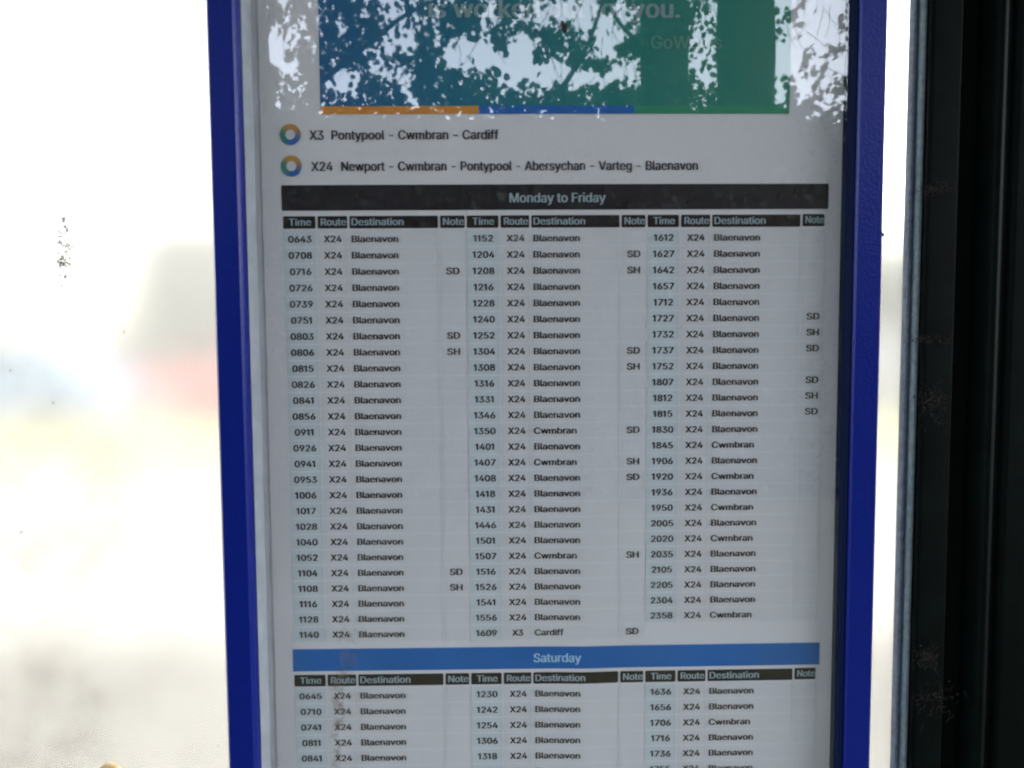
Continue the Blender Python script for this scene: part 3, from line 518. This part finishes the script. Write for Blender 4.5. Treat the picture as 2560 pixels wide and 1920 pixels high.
def slabs(loops, bold):
    """cut a letter outline (strokes may overlap) into flat trapezoids"""
    E = [(p, q) for lp in loops for p, q in zip(lp, lp[1:] + lp[:1]) if p[1] != q[1]]
    ys = {p[1] for lp in loops for p in lp}
    for i in range(len(E)):
        (ax, ay), (bx, by) = E[i]
        for j in range(i + 2, len(E)):
            (cx_, cy_), (dx_, dy_) = E[j]
            den = (bx - ax) * (dy_ - cy_) - (by - ay) * (dx_ - cx_)
            if den:
                t = ((cx_ - ax) * (dy_ - cy_) - (cy_ - ay) * (dx_ - cx_)) / den; u = ((cx_ - ax) * (by - ay) - (cy_ - ay) * (bx - ax)) / den
                if 0 < t < 1 and 0 < u < 1: ys.add(ay + t * (by - ay))
    ys = sorted(ys); cut = [ys[0]]
    for y in ys[1:-1]:
        if y - cut[-1] > 9 and ys[-1] - y > 9: cut.append(y)
    cut.append(ys[-1]); vs, fs = [], []
    for y0, y1 in zip(cut[:-1], cut[1:]):
        ym = (y0 + y1) / 2; cr = []
        for (ax, ay), (bx, by) in E:
            if min(ay, by) < ym < max(ay, by):
                k = (bx - ax) / (by - ay); lo, hi = min(ax, bx), max(ax, bx)
                cr.append((ax + k * (ym - ay), min(max(ax + k * (y0 - ay), lo), hi), min(max(ax + k * (y1 - ay), lo), hi), 1 if by > ay else -1))
        cr.sort(); w = 0; spans = []
        for c in cr:
            if w == 0: st = c
            w += c[3]
            if w == 0: spans.append([st[1] - bold, c[1] + bold, st[2] - bold, c[2] + bold])
        out_ = []
        for sp_ in spans:
            if out_ and sp_[0] + sp_[2] < out_[-1][1] + out_[-1][3] + 4: out_[-1][1] = sp_[1]; out_[-1][3] = sp_[3]
            else:
                if out_: sp_[0] = max(sp_[0], out_[-1][1] + 1); sp_[2] = max(sp_[2], out_[-1][3] + 1)
                out_.append(sp_)
        for a0, b0, a1, b1 in out_:
            n = len(vs); vs += [(a0 / 1000, y0 / 1000), (b0 / 1000, y0 / 1000), (b1 / 1000, y1 / 1000), (a1 / 1000, y1 / 1000)]; fs.append((n, n + 1, n + 2, n + 3))
    return vs, fs
SL = {}
def glyph(c, bold):
    if (c, bold) not in SL: SL[(c, bold)] = slabs(GLYPH[c][1], bold) if GLYPH[c][1] else ([], [])
    return GLYPH[c][0] / 1000, *SL[(c, bold)]
CAP = .509
def pap_y(x, z):
    """the paper is not dead flat: a soft bulge and a faint vertical buckle"""
    d = (z - (Z0 - .24)) / .3
    return (-.0006 * math.sin((x + .01) * 10.5) * (1 + .4 * math.sin(d * 2.2))
            - .0008 * math.exp(-((x - .152 - .012 * d) / .012) ** 2) * (1 if z < Z0 - .11 else math.exp(-((z - Z0 + .11) / .04) ** 2)))
def lay(o_verts, layer):
    return [(x, pap_y(x, z) - layer * .00018, z) for x, z in o_verts]
def twidth(s, tracking=0):
    return sum(GLYPH[c][0] / 1000 + tracking for c in s)
def text_mesh(mb, s, x, zbase, cap, width=None, align='l', layer=2, mi=0, bold=1):
    """flat lettering: cap height in metres, optional exact width"""
    sc = cap / CAP; w = twidth(s) * sc - .05 * sc
    kx = (width / w) if width else 1.0
    W_ = w * kx; px = x - .028 * sc * kx if align == 'l' else x - W_ / 2 - .028 * sc * kx if align == 'c' else x - W_
    for c in s:
        adv, vs, fs = glyph(c, 23 if bold < 2 else 28)
        if vs: mb.add(lay([(px + a * sc * kx, zbase + b_ * sc) for a, b_ in vs], layer), fs, mi)
        px += adv * sc * kx
def flat(mb, x0, x1, z0, z1, layer=1, mi=0, rnd=0.0, nseg=None):
    """rectangle following the paper, optional rounded corners"""
    if nseg is None: nseg = max(1, int((x1 - x0) / .006))
    if rnd > 0:
        pts = []
        for cx_, cz_, a0 in ((x1 - rnd, z1 - rnd, 0), (x0 + rnd, z1 - rnd, 90), (x0 + rnd, z0 + rnd, 180), (x1 - rnd, z0 + rnd, 270)):
            for k in range(4): a = R(a0 + 30 * k); pts.append((cx_ + rnd * math.cos(a), cz_ + rnd * math.sin(a)))
        xs = [x0 + rnd + (x1 - x0 - 2 * rnd) * i / nseg for i in range(nseg + 1)]
        # left cap, middle strips, right cap
        mb.add(lay([(xs[0], z1), *pts[4:12], (xs[0], z0)][1:-1], layer), [tuple(range(8))], mi)
        for a, b_ in zip(xs[:-1], xs[1:]): mb.add(lay([(a, z0), (b_, z0), (b_, z1), (a, z1)], layer), [(0, 1, 2, 3)], mi)
        mb.add(lay(pts[12:16] + pts[0:4], layer), [tuple(range(8))], mi)
        return
    nz = max(1, int((z1 - z0) / .02))
    vs = [(x0 + (x1 - x0) * i / nseg, z0 + (z1 - z0) * j / nz) for j in range(nz + 1) for i in range(nseg + 1)]
    mb.add(lay(vs, layer), [(j*(nseg+1)+i, j*(nseg+1)+i+1, (j+1)*(nseg+1)+i+1, (j+1)*(nseg+1)+i) for j in range(nz) for i in range(nseg)], mi)
def pbuild(mb, name, m, parent=poster, label=None):
    me = bpy.data.meshes.new(name); me.from_pydata(mb.v, [], mb.f); me.update()
    bm = bmesh.new(); bm.from_mesh(me)
    for f in bm.faces:
        f.normal_update()
        if f.normal.y > 0: f.normal_flip()
    bm.to_mesh(me); bm.free()
    o = link(name, me, parent, m)
    if label: o['label'] = label
    return recenter(o)
m_paper = mat('poster_paper', (0.700, 0.690, 0.710), 0.6, 0.25, var=.035, vscale=14, bump=.05, bscale=30, detail=8)
m_ink = mat('print_black_brown', (0.030, 0.018, 0.024), 0.6, 0.3)
m_black = mat('banner_black', (0.012, 0.007, 0.014), 0.5, 0.3, var=.2, vscale=30)
m_cell = mat('heading_cell_black', (0.010, 0.003, 0.007), 0.5, 0.3, var=.2, vscale=30)
m_pale = mat('knocked_out_lettering', (0.34, 0.42, 0.47), 0.6, 0.2)
m_satblue = mat('banner_blue', (0.001, 0.120, 0.430), 0.5, 0.3, var=.12, vscale=20)
m_satpale = mat('blue_banner_lettering', (0.36, 0.62, 0.85), 0.6, 0.2)
m_time = mat('time_column_tint', (0.580, 0.640, 0.670), 0.6, 0.2, var=.03, vscale=40)
m_row = mat('row_tint', (0.645, 0.645, 0.665), 0.6, 0.2, var=.03, vscale=40)
m_orange = mat('strip_orange', (0.66, 0.27, 0.05), 0.5, 0.3, var=.05, vscale=60)
m_sblue = mat('strip_blue', (0.015, 0.13, 0.45), 0.5, 0.3); m_sgreen = mat('strip_green', (0.03, 0.26, 0.14), 0.5, 0.3)
m_slogan = mat('slogan_lettering', (0.24, 0.36, 0.38), 0.6, 0.2)
# paper sheet with a real thickness
mb = MB(); flat(mb, -.0099, .2826, Z0 - .44, Z0 + .24, 0, nseg=60); o = pbuild(mb, 'paper_sheet', m_paper); sd = o.modifiers.new('thick', 'SOLIDIFY'); sd.thickness = .0011; sd.offset = -1
# publicity panel: blue running into green
def grad_mat():
    m = mat('publicity_print', (0.02, .17, .3), 0.5, 0.3); nt = m.node_tree; bs = nt.nodes['Principled BSDF']
    tc = nt.nodes.new('ShaderNodeTexCoord'); sx = nt.nodes.new('ShaderNodeSeparateXYZ'); nt.links.new(tc.outputs['Object'], sx.inputs[0])
    mr = nt.nodes.new('ShaderNodeMapRange'); mr.inputs['From Min'].default_value = -.118; mr.inputs['From Max'].default_value = .118; nt.links.new(sx.outputs['X'], mr.inputs['Value'])
    cr = nt.nodes.new('ShaderNodeValToRGB'); e = cr.color_ramp.elements; e[0].color = (0.012, .115, .275, 1); e[1].color = (.026, .225, .160, 1)
    e2 = cr.color_ramp.elements.new(.38); e2.color = (.015, .165, .230, 1)
    e3 = cr.color_ramp.elements.new(.68); e3.color = (.020, .205, .175, 1)
    nt.links.new(mr.outputs[0], cr.inputs[0]); nt.links.new(cr.outputs[0], bs.inputs['Base Color'])
    return m
mb = MB(); flat(mb, .0200, .2553, Z0 + .0566, Z0 + .20, 1); pbuild(mb, 'publicity_panel', grad_mat())
for x0, x1, mm, nm in ((.0204, .0989, m_orange, 'orange_strip'), (.0989, .1769, m_sblue, 'blue_strip'), (.1769, .2550, m_sgreen, 'green_strip')):
    mb = MB(); flat(mb, x0, x1, Z0 + .0527, Z0 + .0566, 2); pbuild(mb, nm, mm)
mb = MB(); text_mesh(mb, 'is worked out for you.', .0745, Z0 + .0995, .0088, width=.1995 - .0745, layer=3, bold=2); pbuild(mb, 'slogan', m_slogan)
mb = MB(); text_mesh(mb, 'GoWales', .1850, Z0 + .0845, .0062, layer=3); pbuild(mb, 'campaign_name', mat('campaign_lettering', (.10, .30, .24), .6, .2))
# ring emblems, colours running round: orange, green, blue
m_ring = mat('ring_print', (1, 1, 1), .5, .3, attr=True)
def ring(x, z, ro=.0052, ri=.0025):
    n = 40; vs = []; cs = []
    O, Gc, B, V = Vector((.55, .27, .06)), Vector((.05, .24, .17)), Vector((.03, .13, .42)), Vector((.22, .18, .20))
    stops = [(0, V), (50, O), (115, O), (165, Gc), (215, Gc), (270, B), (320, B), (360, V)]
    for i in range(n):
        a = i * 360 / n
        for (a0, c0), (a1, c1) in zip(stops[:-1], stops[1:]):
            if a0 <= a <= a1: c = c0.lerp(c1, (a - a0) / (a1 - a0)); break
        for r_ in (ro, ri): vs.append((x + r_ * math.cos(R(a)), z + r_ * math.sin(R(a)))); cs.append((*c, 1))
    mb = MB(); mb.add(lay(vs, 2), [(2*i, 2*((i+1) % n), 2*((i+1) % n)+1, 2*i+1) for i in range(n)])
    o = pbuild(mb, 'ring_emblem', m_ring); ca = o.data.color_attributes.new('Col', 'FLOAT_COLOR', 'POINT')
    for k, c in enumerate(cs): ca.data[k].color = c
ring(.0048, Z0 + .0429); ring(.0050, Z0 + .0274)
for zz_, parts in ((.0403, (('X3', .0146, .0216), ('Pontypool - Cwmbran - Cardiff', .0252, .1085))), (.0249, (('X24', .0151, .0257), ('Newport - Cwmbran - Pontypool - Abersychan - Varteg - Blaenavon', .0298, .2092)))):
    mb = MB()
    for s, a, b_ in parts: text_mesh(mb, s, a, Z0 + zz_, .0045, width=b_ - a)
    pbuild(mb, 'route_line', m_ink)
CX = [0, .01726, .03323, .07879, .09223, .10926, .12476, .17043, .18362, .20066, .21652, .26268, .275]
def banner(z0, z1, s, mm, mt, tx0, tx1, cap, zb):
    mb = MB(); flat(mb, -.0004, .2760, Z0 + z0, Z0 + z1, 1, rnd=.0006 if mm is m_black else 0); bn = pbuild(mb, 'day_banner', mm)
    mb = MB(); text_mesh(mb, s, tx0, Z0 + zb, cap, width=tx1 - tx0); pbuild(mb, 'banner_lettering', mt, bn)
banner(.0053, .0180, 'Monday to Friday', m_black, m_pale, .1139, .1623, .0046, .0090)
banner(-.2322, -.2203, 'Saturday', m_satblue, m_satpale, .1252, .1498, .0046, -.2286)
def headings(zc):
    for i, s in enumerate(('Time', 'Route', 'Destination', 'Note') * 3):
        x0, x1 = CX[i] + .00015, CX[i + 1] - .0009
        mb = MB(); flat(mb, x0, x1, Z0 + zc - .0033 + (.0002 if i == 11 else 0), Z0 + zc + .0029 + (.0002 if i == 11 else 0), 1, rnd=.0006); hc = pbuild(mb, 'column_heading', m_cell)
        mb = MB()
        k = i % 4
        a, b_ = ((x0 + .0030, x1 - .0022), (x0 + .0016, x1 - .0006), (x0 + .0010, x0 + .0273), (x0 + .0014, x1 - .0003))[k]
        text_mesh(mb, s, a, Z0 + zc - .0018 + (.0003 if i == 11 else 0), .0035, width=b_ - a); pbuild(mb, 'heading_lettering', m_pale, hc)
headings(-.0003); headings(-.2370)
B_, C_, F_ = 'Blaenavon', 'Cwmbran', 'Cardiff'
c1 = '0643 0708 0716SD 0726 0739 0751 0803SD 0806SH 0815 0826 0841 0856 0911 0926 0941 0953 1006 1017 1028 1040 1052 1104SD 1108SH 1116 1128 1140'.split()
c2 = '1152 1204SD 1208SH 1216 1228 1240 1252 1304SD 1308SH 1316 1331 1346 1350cSD 1401 1407cSH 1408SD 1418 1431 1446 1501 1507cSH 1516 1526 1541 1556 1609fSD'.split()
c3 = '1612 1627 1642 1657 1712 1727SD 1732SH 1737SD 1752 1807SD 1812SH 1815SD 1830 1845c 1906 1920c 1936 1950c 2005 2020c 2035 2105 2205 2304 2358c'.split()
s1 = '0645 0710 0741 0811 0841 0911 0941'.split(); s2 = '1230 1242 1254 1306 1318 1330 1345'.split(); s3 = '1636 1656 1706c 1716 1736 1755 1810'.split()
def entry(ci, s, zc):
    tm = s[:4]; rest = s[4:]; dest = B_; route = 'X24'
    if rest[:1] == 'c': dest = C_; rest = rest[1:]
    elif rest[:1] == 'f': dest = F_; route = 'X3'; rest = rest[1:]
    x = CX[ci * 4: ci * 4 + 5]; mb = MB(); zb = zc - .00168; cap = .00325
    shrink = 1 - .075 * tm.count('1')
    text_mesh(mb, tm, x[0] + .0085, zb, cap, width=.0117 * shrink, align='c', layer=3)
    text_mesh(mb, route, x[1] + .0078, zb, cap, width=.0088 if route == 'X24' else .0056, align='c', layer=3)
    text_mesh(mb, dest, x[2] + .0011, zb, cap, width={B_: .0236, C_: .0219, F_: .0148}[dest], layer=3)
    pbuild(mb, 'timetable_entry', m_ink)
    if rest: mb = MB(); text_mesh(mb, rest, x[3] + .0064, zb + (.0006 if ci == 2 else 0), cap * 1.02, width=.0066, align='c', layer=3); pbuild(mb, 'entry_note', m_ink)
m_grid = mat('row_rule', (0.69, 0.69, 0.72), .6, .2)
def block(cols, z_first, pitch):
    for ci, lst in enumerate(cols):
        n = len(lst); zt = Z0 + z_first + pitch * .5; zb = Z0 + z_first - pitch * (n - .5)
        x = CX[ci * 4: ci * 4 + 5]
        mb = MB(); flat(mb, x[0] + .0003, x[1] - .0004, zb, zt, 1, nseg=3); pbuild(mb, 'time_column', m_time)
        mb = MB()
        flat(mb, x[1] - .0003, x[4] - .0004, zb, zt, 1, nseg=14)
        pbuild(mb, 'column_tint', m_row)
        mb = MB()
        for i in range(n + 1): flat(mb, x[0] + .0003, x[4] - .0009, zt - pitch * i - .0003, zt - pitch * i + .0003, 2)
        pbuild(mb, 'row_rules', m_grid); mb = MB()
        for k in (1, 2, 3): flat(mb, x[k] - .0007, x[k] - .0001, zb, zt, 2.3, nseg=1)
        pbuild(mb, 'column_rules', m_grid)
        for i, s in enumerate(lst): entry(ci, s, Z0 + z_first - pitch * i)
block((c1, c2, c3), -.0088, .00815)
block((s1, s2, s3), -.2454, .00842)

# ================================================================ DIRT, WEBS AND INSECTS
rd = random.Random(21)
m_speck = mat('brown_specks', (.16, .12, .10), .9, .1); m_web = mat('dusty_web', (.040, .034, .030), .95, .05)
m_grime = mat('dark_grime', (.5, .49, .49), .95, .05)
def inv(u, v, Y):
    """where a point seen in the photograph (2212 px wide) lies on the plane y = Y; used to measure positions of small marks"""
    d = right * ((u - 1106) / 1730) + fwd - upv * ((v - 829.5) / 1730)
    t = (Y + .40929) / d.y
    return .10761 + d.x * t, Z0 - .05549 + d.z * t
def thin(m, k):
    nt = m.node_tree; o_ = nt.nodes['Material Output']; b_ = nt.nodes['Principled BSDF']; t = nt.nodes.new('ShaderNodeBsdfTransparent'); x_ = nt.nodes.new('ShaderNodeMixShader'); x_.inputs[0].default_value = k
    nt.links.new(b_.outputs[0], x_.inputs[1]); nt.links.new(t.outputs[0], x_.inputs[2]); nt.links.new(x_.outputs[0], o_.inputs[0])
thin(m_speck, .45); thin(m_grime, .12)
def blob(mb, x, y, z, r, flat_=.35):
    k = 7; vs = [(x, y - r * flat_, z)]; ph = rd.uniform(0, 6)
    q = [rd.uniform(.6, 1.25) for _ in range(k)]
    for i in range(k):
        a = i * 2 * math.pi / k + ph; vs.append((x + r * q[i] * math.cos(a), y, z + r * q[i] * math.sin(a) * 1.15))
    mb.add(vs, [(0, i + 1, (i + 1) % k + 1) for i in range(k)])
# specks scattered over the panel
mb = MB()
for u, v, r_ in ((267, 717, .0007), (310, 690, .0003), (288, 668, .0004), (8, 372, .0008), (30, 650, .001), (45, 645, .0006), (115, 870, .0007), (98, 960, .0005), (100, 1000, .0004), (165, 1130, .0005),
                 (350, 1120, .0004), (525, 1240, .0004), (357, 1430, .0004), (135, 1465, .0006), (470, 1612, .0006), (60, 1280, .0007), (250, 1140, .0006), (45, 1150, .0009), (30, 700, .0005),
                 (1905, 1165, .0005), (1906, 1205, .0006), (1893, 1490, .0004), (1900, 1000, .0003), (135, 1730, .0007), (310, 935, .0003), (22, 800, .0007)):
    x, z = inv(u, v, .0118)
    if -.0325 < x < -.0265: continue
    blob(mb, x, .0119, z, r_)
for _ in range(60):
    x, z = inv(rd.uniform(0, 470) if rd.random() < .75 else rd.uniform(0, 90), rd.uniform(350, 1659), .0118)
    if x < -.033: blob(mb, x, .0119, z, rd.uniform(.0001, .00028))
o = mb.build('dirt_specks', m_speck); tag(o, 'tiny brown specks of dirt scattered over the milky panel left of the case', 'dirt', kind='stuff')
# leaf shaped patch of grime, upper left
mb = MB(); cx_, cz_ = inv(138, 535, .0118)
for _ in range(900):
    t_ = rd.random(); zz_ = cz_ + .0155 - t_ * .036
    w = .0012 + .0075 * math.sin(min(1, t_ * 1.15) * math.pi) ** .8
    xx = cx_ + rd.gauss(0, .45) * w - .002 * (t_ - .2)
    q = noise.noise(Vector((xx * 260, zz_ * 260, 2)))
    if q < -.02: continue
    blob(mb, xx, .0119, zz_, rd.uniform(.00015, .00055), .1)
for _ in range(12):
    x0, z0 = cx_ + rd.gauss(0, .003), cz_ + rd.uniform(-.016, .012); p = [(x0, .0116, z0)]
    for _ in range(4): x0 += rd.gauss(0, .0009); z0 += rd.gauss(0, .0009); p.append((x0, .0116, z0))
    mb.tube(p, .00009, 3)
o = mb.build('grime_patch', m_grime); tag(o, 'leaf shaped grey grime patch on the milky panel, upper left', 'dirt')
for u, v in ((139, 490), (165, 521)):
    x, z = inv(u, v, .0116); mb = MB(); mb.tube([(x - .0006, .0112, z - .0001), (x, .0110, z), (x + .0007, .0112, z + .0002)], [.00015, .00038, .00012], 6)
    tag(mb.build('dead_fly', mat('reddish_brown', (.10, .03, .02), .7)), 'tiny reddish brown fly at the top of the grime patch' if v == 490 else 'tiny reddish brown fly in the middle of the grime patch', 'insect', 'flies stuck in the grime patch')
# dead curled leaf at the foot of the picture
x, z = inv(237, 1654, .010); mb = MB(); pts = []
for i in range(9):
    a = R(160 - i * 19); pts.append((x + .0065 * math.cos(a), z - .0045 + .0062 * math.sin(a)))
vs = []
for i, (a, c) in enumerate(pts):
    w = .0016 * math.sin((i + .6) / 9.4 * math.pi) + .0004
    vs += [(a, .0108, c), (a, .0075 - w, c - .0006), (a - (a - x) * .25, .0088, c - w * 1.2)]
mb.add(vs, [(3*i, 3*i+3, 3*i+4, 3*i+1) for i in range(8)] + [(3*i+1, 3*i+4, 3*i+5, 3*i+2) for i in range(8)])
o = mb.build('dead_leaf', mat('withered_brown', (.42, .32, .20), .8, .2, var=.6, vscale=180), smooth=True); sd = o.modifiers.new('thick', 'SOLIDIFY'); sd.thickness = .0004
tag(o, 'curled brown withered leaf stuck at the foot of the milky panel', 'leaf')
# small dark spider on the glass over the slogan
x, z = inv(1218, 58, -.0092); sp = empty('spider', (x, -.0092, z), 'small dark spider on the glass over the poster slogan', 'spider'); m_sp = mat('spider_brown', (.012, .008, .010), .6)
for nm, dx, dz, r_ in (('abdomen', .0003, -.0008, .0019), ('head', -.0006, .0016, .0012)):
    bm = bmesh.new(); bmesh.ops.create_uvsphere(bm, u_segments=14, v_segments=9, radius=r_)
    for v in bm.verts: v.co = Vector((x + dx + v.co.x * .8, -.0095 + v.co.y * .45, z + dz + v.co.z * 1.1))
    me = bpy.data.meshes.new(nm); bm.to_mesh(me); bm.free(); me.polygons.foreach_set('use_smooth', [True] * len(me.polygons)); recenter(link(nm, me, sp, m_sp))
for i in range(8):
    sgn = -1 if i < 4 else 1; k = i % 4; a = R(-50 + 32 * k)
    mb = MB(); p0 = Vector((x - .0002, -.0094, z + .0006)); p1 = p0 + Vector((sgn * .0019 * math.cos(a), -.0009, .0019 * math.sin(a))); p2 = p1 + Vector((sgn * .0016 * math.cos(a), .0010, .0021 * math.sin(a)))
    mb.tube([p0, p1, p2], [.00018, .00014, .00008], 4); mb.build('leg', m_sp, sp)
# webs and fluff on the post
def web(u, v, sx, sz, n, label):
    x, z = inv(u, v, -.004); mb = MB()
    for _ in range(n):
        p = Vector((x + rd.gauss(0, sx * .5), -.0030 - abs(rd.gauss(0, .0010)), z + rd.gauss(0, sz * .5))); pts = [p.copy()]; d = Vector((rd.gauss(0, 1), rd.gauss(0, .2), rd.gauss(0, 1))).normalized()
        for _ in range(6):
            d = (d + Vector((rd.gauss(0, .6), rd.gauss(0, .15), rd.gauss(0, .6)))).normalized(); p = p + d * rd.uniform(.0004, .0012); p.y = min(p.y, -.0014); pts.append(p.copy())
        mb.tube(pts, rd.uniform(.00004, .00011), 3)
    for _ in range(n // 3): blob(mb, x + rd.gauss(0, sx * .4), -.0022, z + rd.gauss(0, sz * .4), rd.uniform(.0002, .0006), .8)
    tag(mb.build('cobweb', m_web), label, 'cobweb', 'dusty cobwebs on the post')
web(2022, 405, .009, .004, 60, 'reddish brown cobweb tuft highest on the dark post')
web(1995, 735, .010, .002, 34, 'thin slanting cobweb threads just above the brown tuft on the post')
web(2012, 868, .008, .009, 80, 'brown cobweb tuft halfway down the dark post')
web(2000, 1425, .006, .006, 60, 'brown cobweb tuft beside the gasket near the foot of the post')
web(2020, 1510, .012, .010, 60, 'loose dusty cobweb lowest on the dark post')
# thin film of dirt trickled down the glass over the Route column
def film_mat(c=(.17, .145, .105), k=.62, sc=190):
    m = bpy.data.materials.new('grime_film'); m.use_nodes = True; nt = m.node_tree; nt.nodes.clear(); out = nt.nodes.new('ShaderNodeOutputMaterial')
    tr = nt.nodes.new('ShaderNodeBsdfTransparent'); df = nt.nodes.new('ShaderNodeBsdfDiffuse'); df.inputs[0].default_value = (*c, 1)
    tc = nt.nodes.new('ShaderNodeTexCoord'); n = nt.nodes.new('ShaderNodeTexNoise'); n.inputs['Scale'].default_value = sc; n.inputs['Detail'].default_value = 5
    nt.links.new(tc.outputs['Object'], n.inputs['Vector']); a = nt.nodes.new('ShaderNodeAttribute'); a.attribute_name = 'Col'
    mr = nt.nodes.new('ShaderNodeMapRange'); mr.inputs['From Min'].default_value = .38; mr.inputs['From Max'].default_value = .62; mr.inputs['To Max'].default_value = k
    nt.links.new(n.outputs[0], mr.inputs['Value']); mu = nt.nodes.new('ShaderNodeMath'); mu.operation = 'MULTIPLY'; nt.links.new(mr.outputs[0], mu.inputs[0]); nt.links.new(a.outputs['Fac'], mu.inputs[1])
    mx = nt.nodes.new('ShaderNodeMixShader'); nt.links.new(mu.outputs[0], mx.inputs[0]); nt.links.new(tr.outputs[0], mx.inputs[1]); nt.links.new(df.outputs[0], mx.inputs[2]); nt.links.new(mx.outputs[0], out.inputs[0])
    return m
m_film = film_mat()
def film(path, label, Y=-.0088, m=m_film, name='grime_streak'):
    vs, cs = [], []
    for (u, v, w, a) in path:
        x, z = inv(u, v, Y)
        for k in range(5): vs.append((x + (k - 2) / 2 * w, Y + .00005, z)); cs.append(a * (0, .7, 1, .7, 0)[k])
    me = bpy.data.meshes.new(name); n = len(path)
    me.from_pydata(vs, [], [(i*5+k, i*5+k+1, (i+1)*5+k+1, (i+1)*5+k) for i in range(n-1) for k in range(4)]); me.update()
    ca = me.color_attributes.new('Col', 'FLOAT_COLOR', 'POINT')
    for k, c in enumerate(cs): ca.data[k].color = (c, c, c, 1)
    tag(link(name, me, None, m), label, 'stain')
film([(745, 1330, .003, 0), (748, 1390, .006, .6), (752, 1440, .006, .7), (735, 1470, .005, .8), (728, 1500, .004, 1), (735, 1540, .003, 1), (722, 1590, .003, 1), (728, 1640, .003, .9), (715, 1690, .003, .9)], 'brown trickle of grime on the glass beside the lower left Route heading')

film([(139, 462, .0008, 0), (139, 480, .0026, .8), (138, 500, .0042, 1), (137, 525, .0062, 1), (135, 550, .0068, 1), (131, 580, .0060, .9), (128, 610, .0048, .7), (128, 640, .0030, 0)],
     'soft grey leaf shaped smear round the specks, upper left of the milky panel', .0114, film_mat((.16, .16, .17), .85, 420), 'grime_smear')
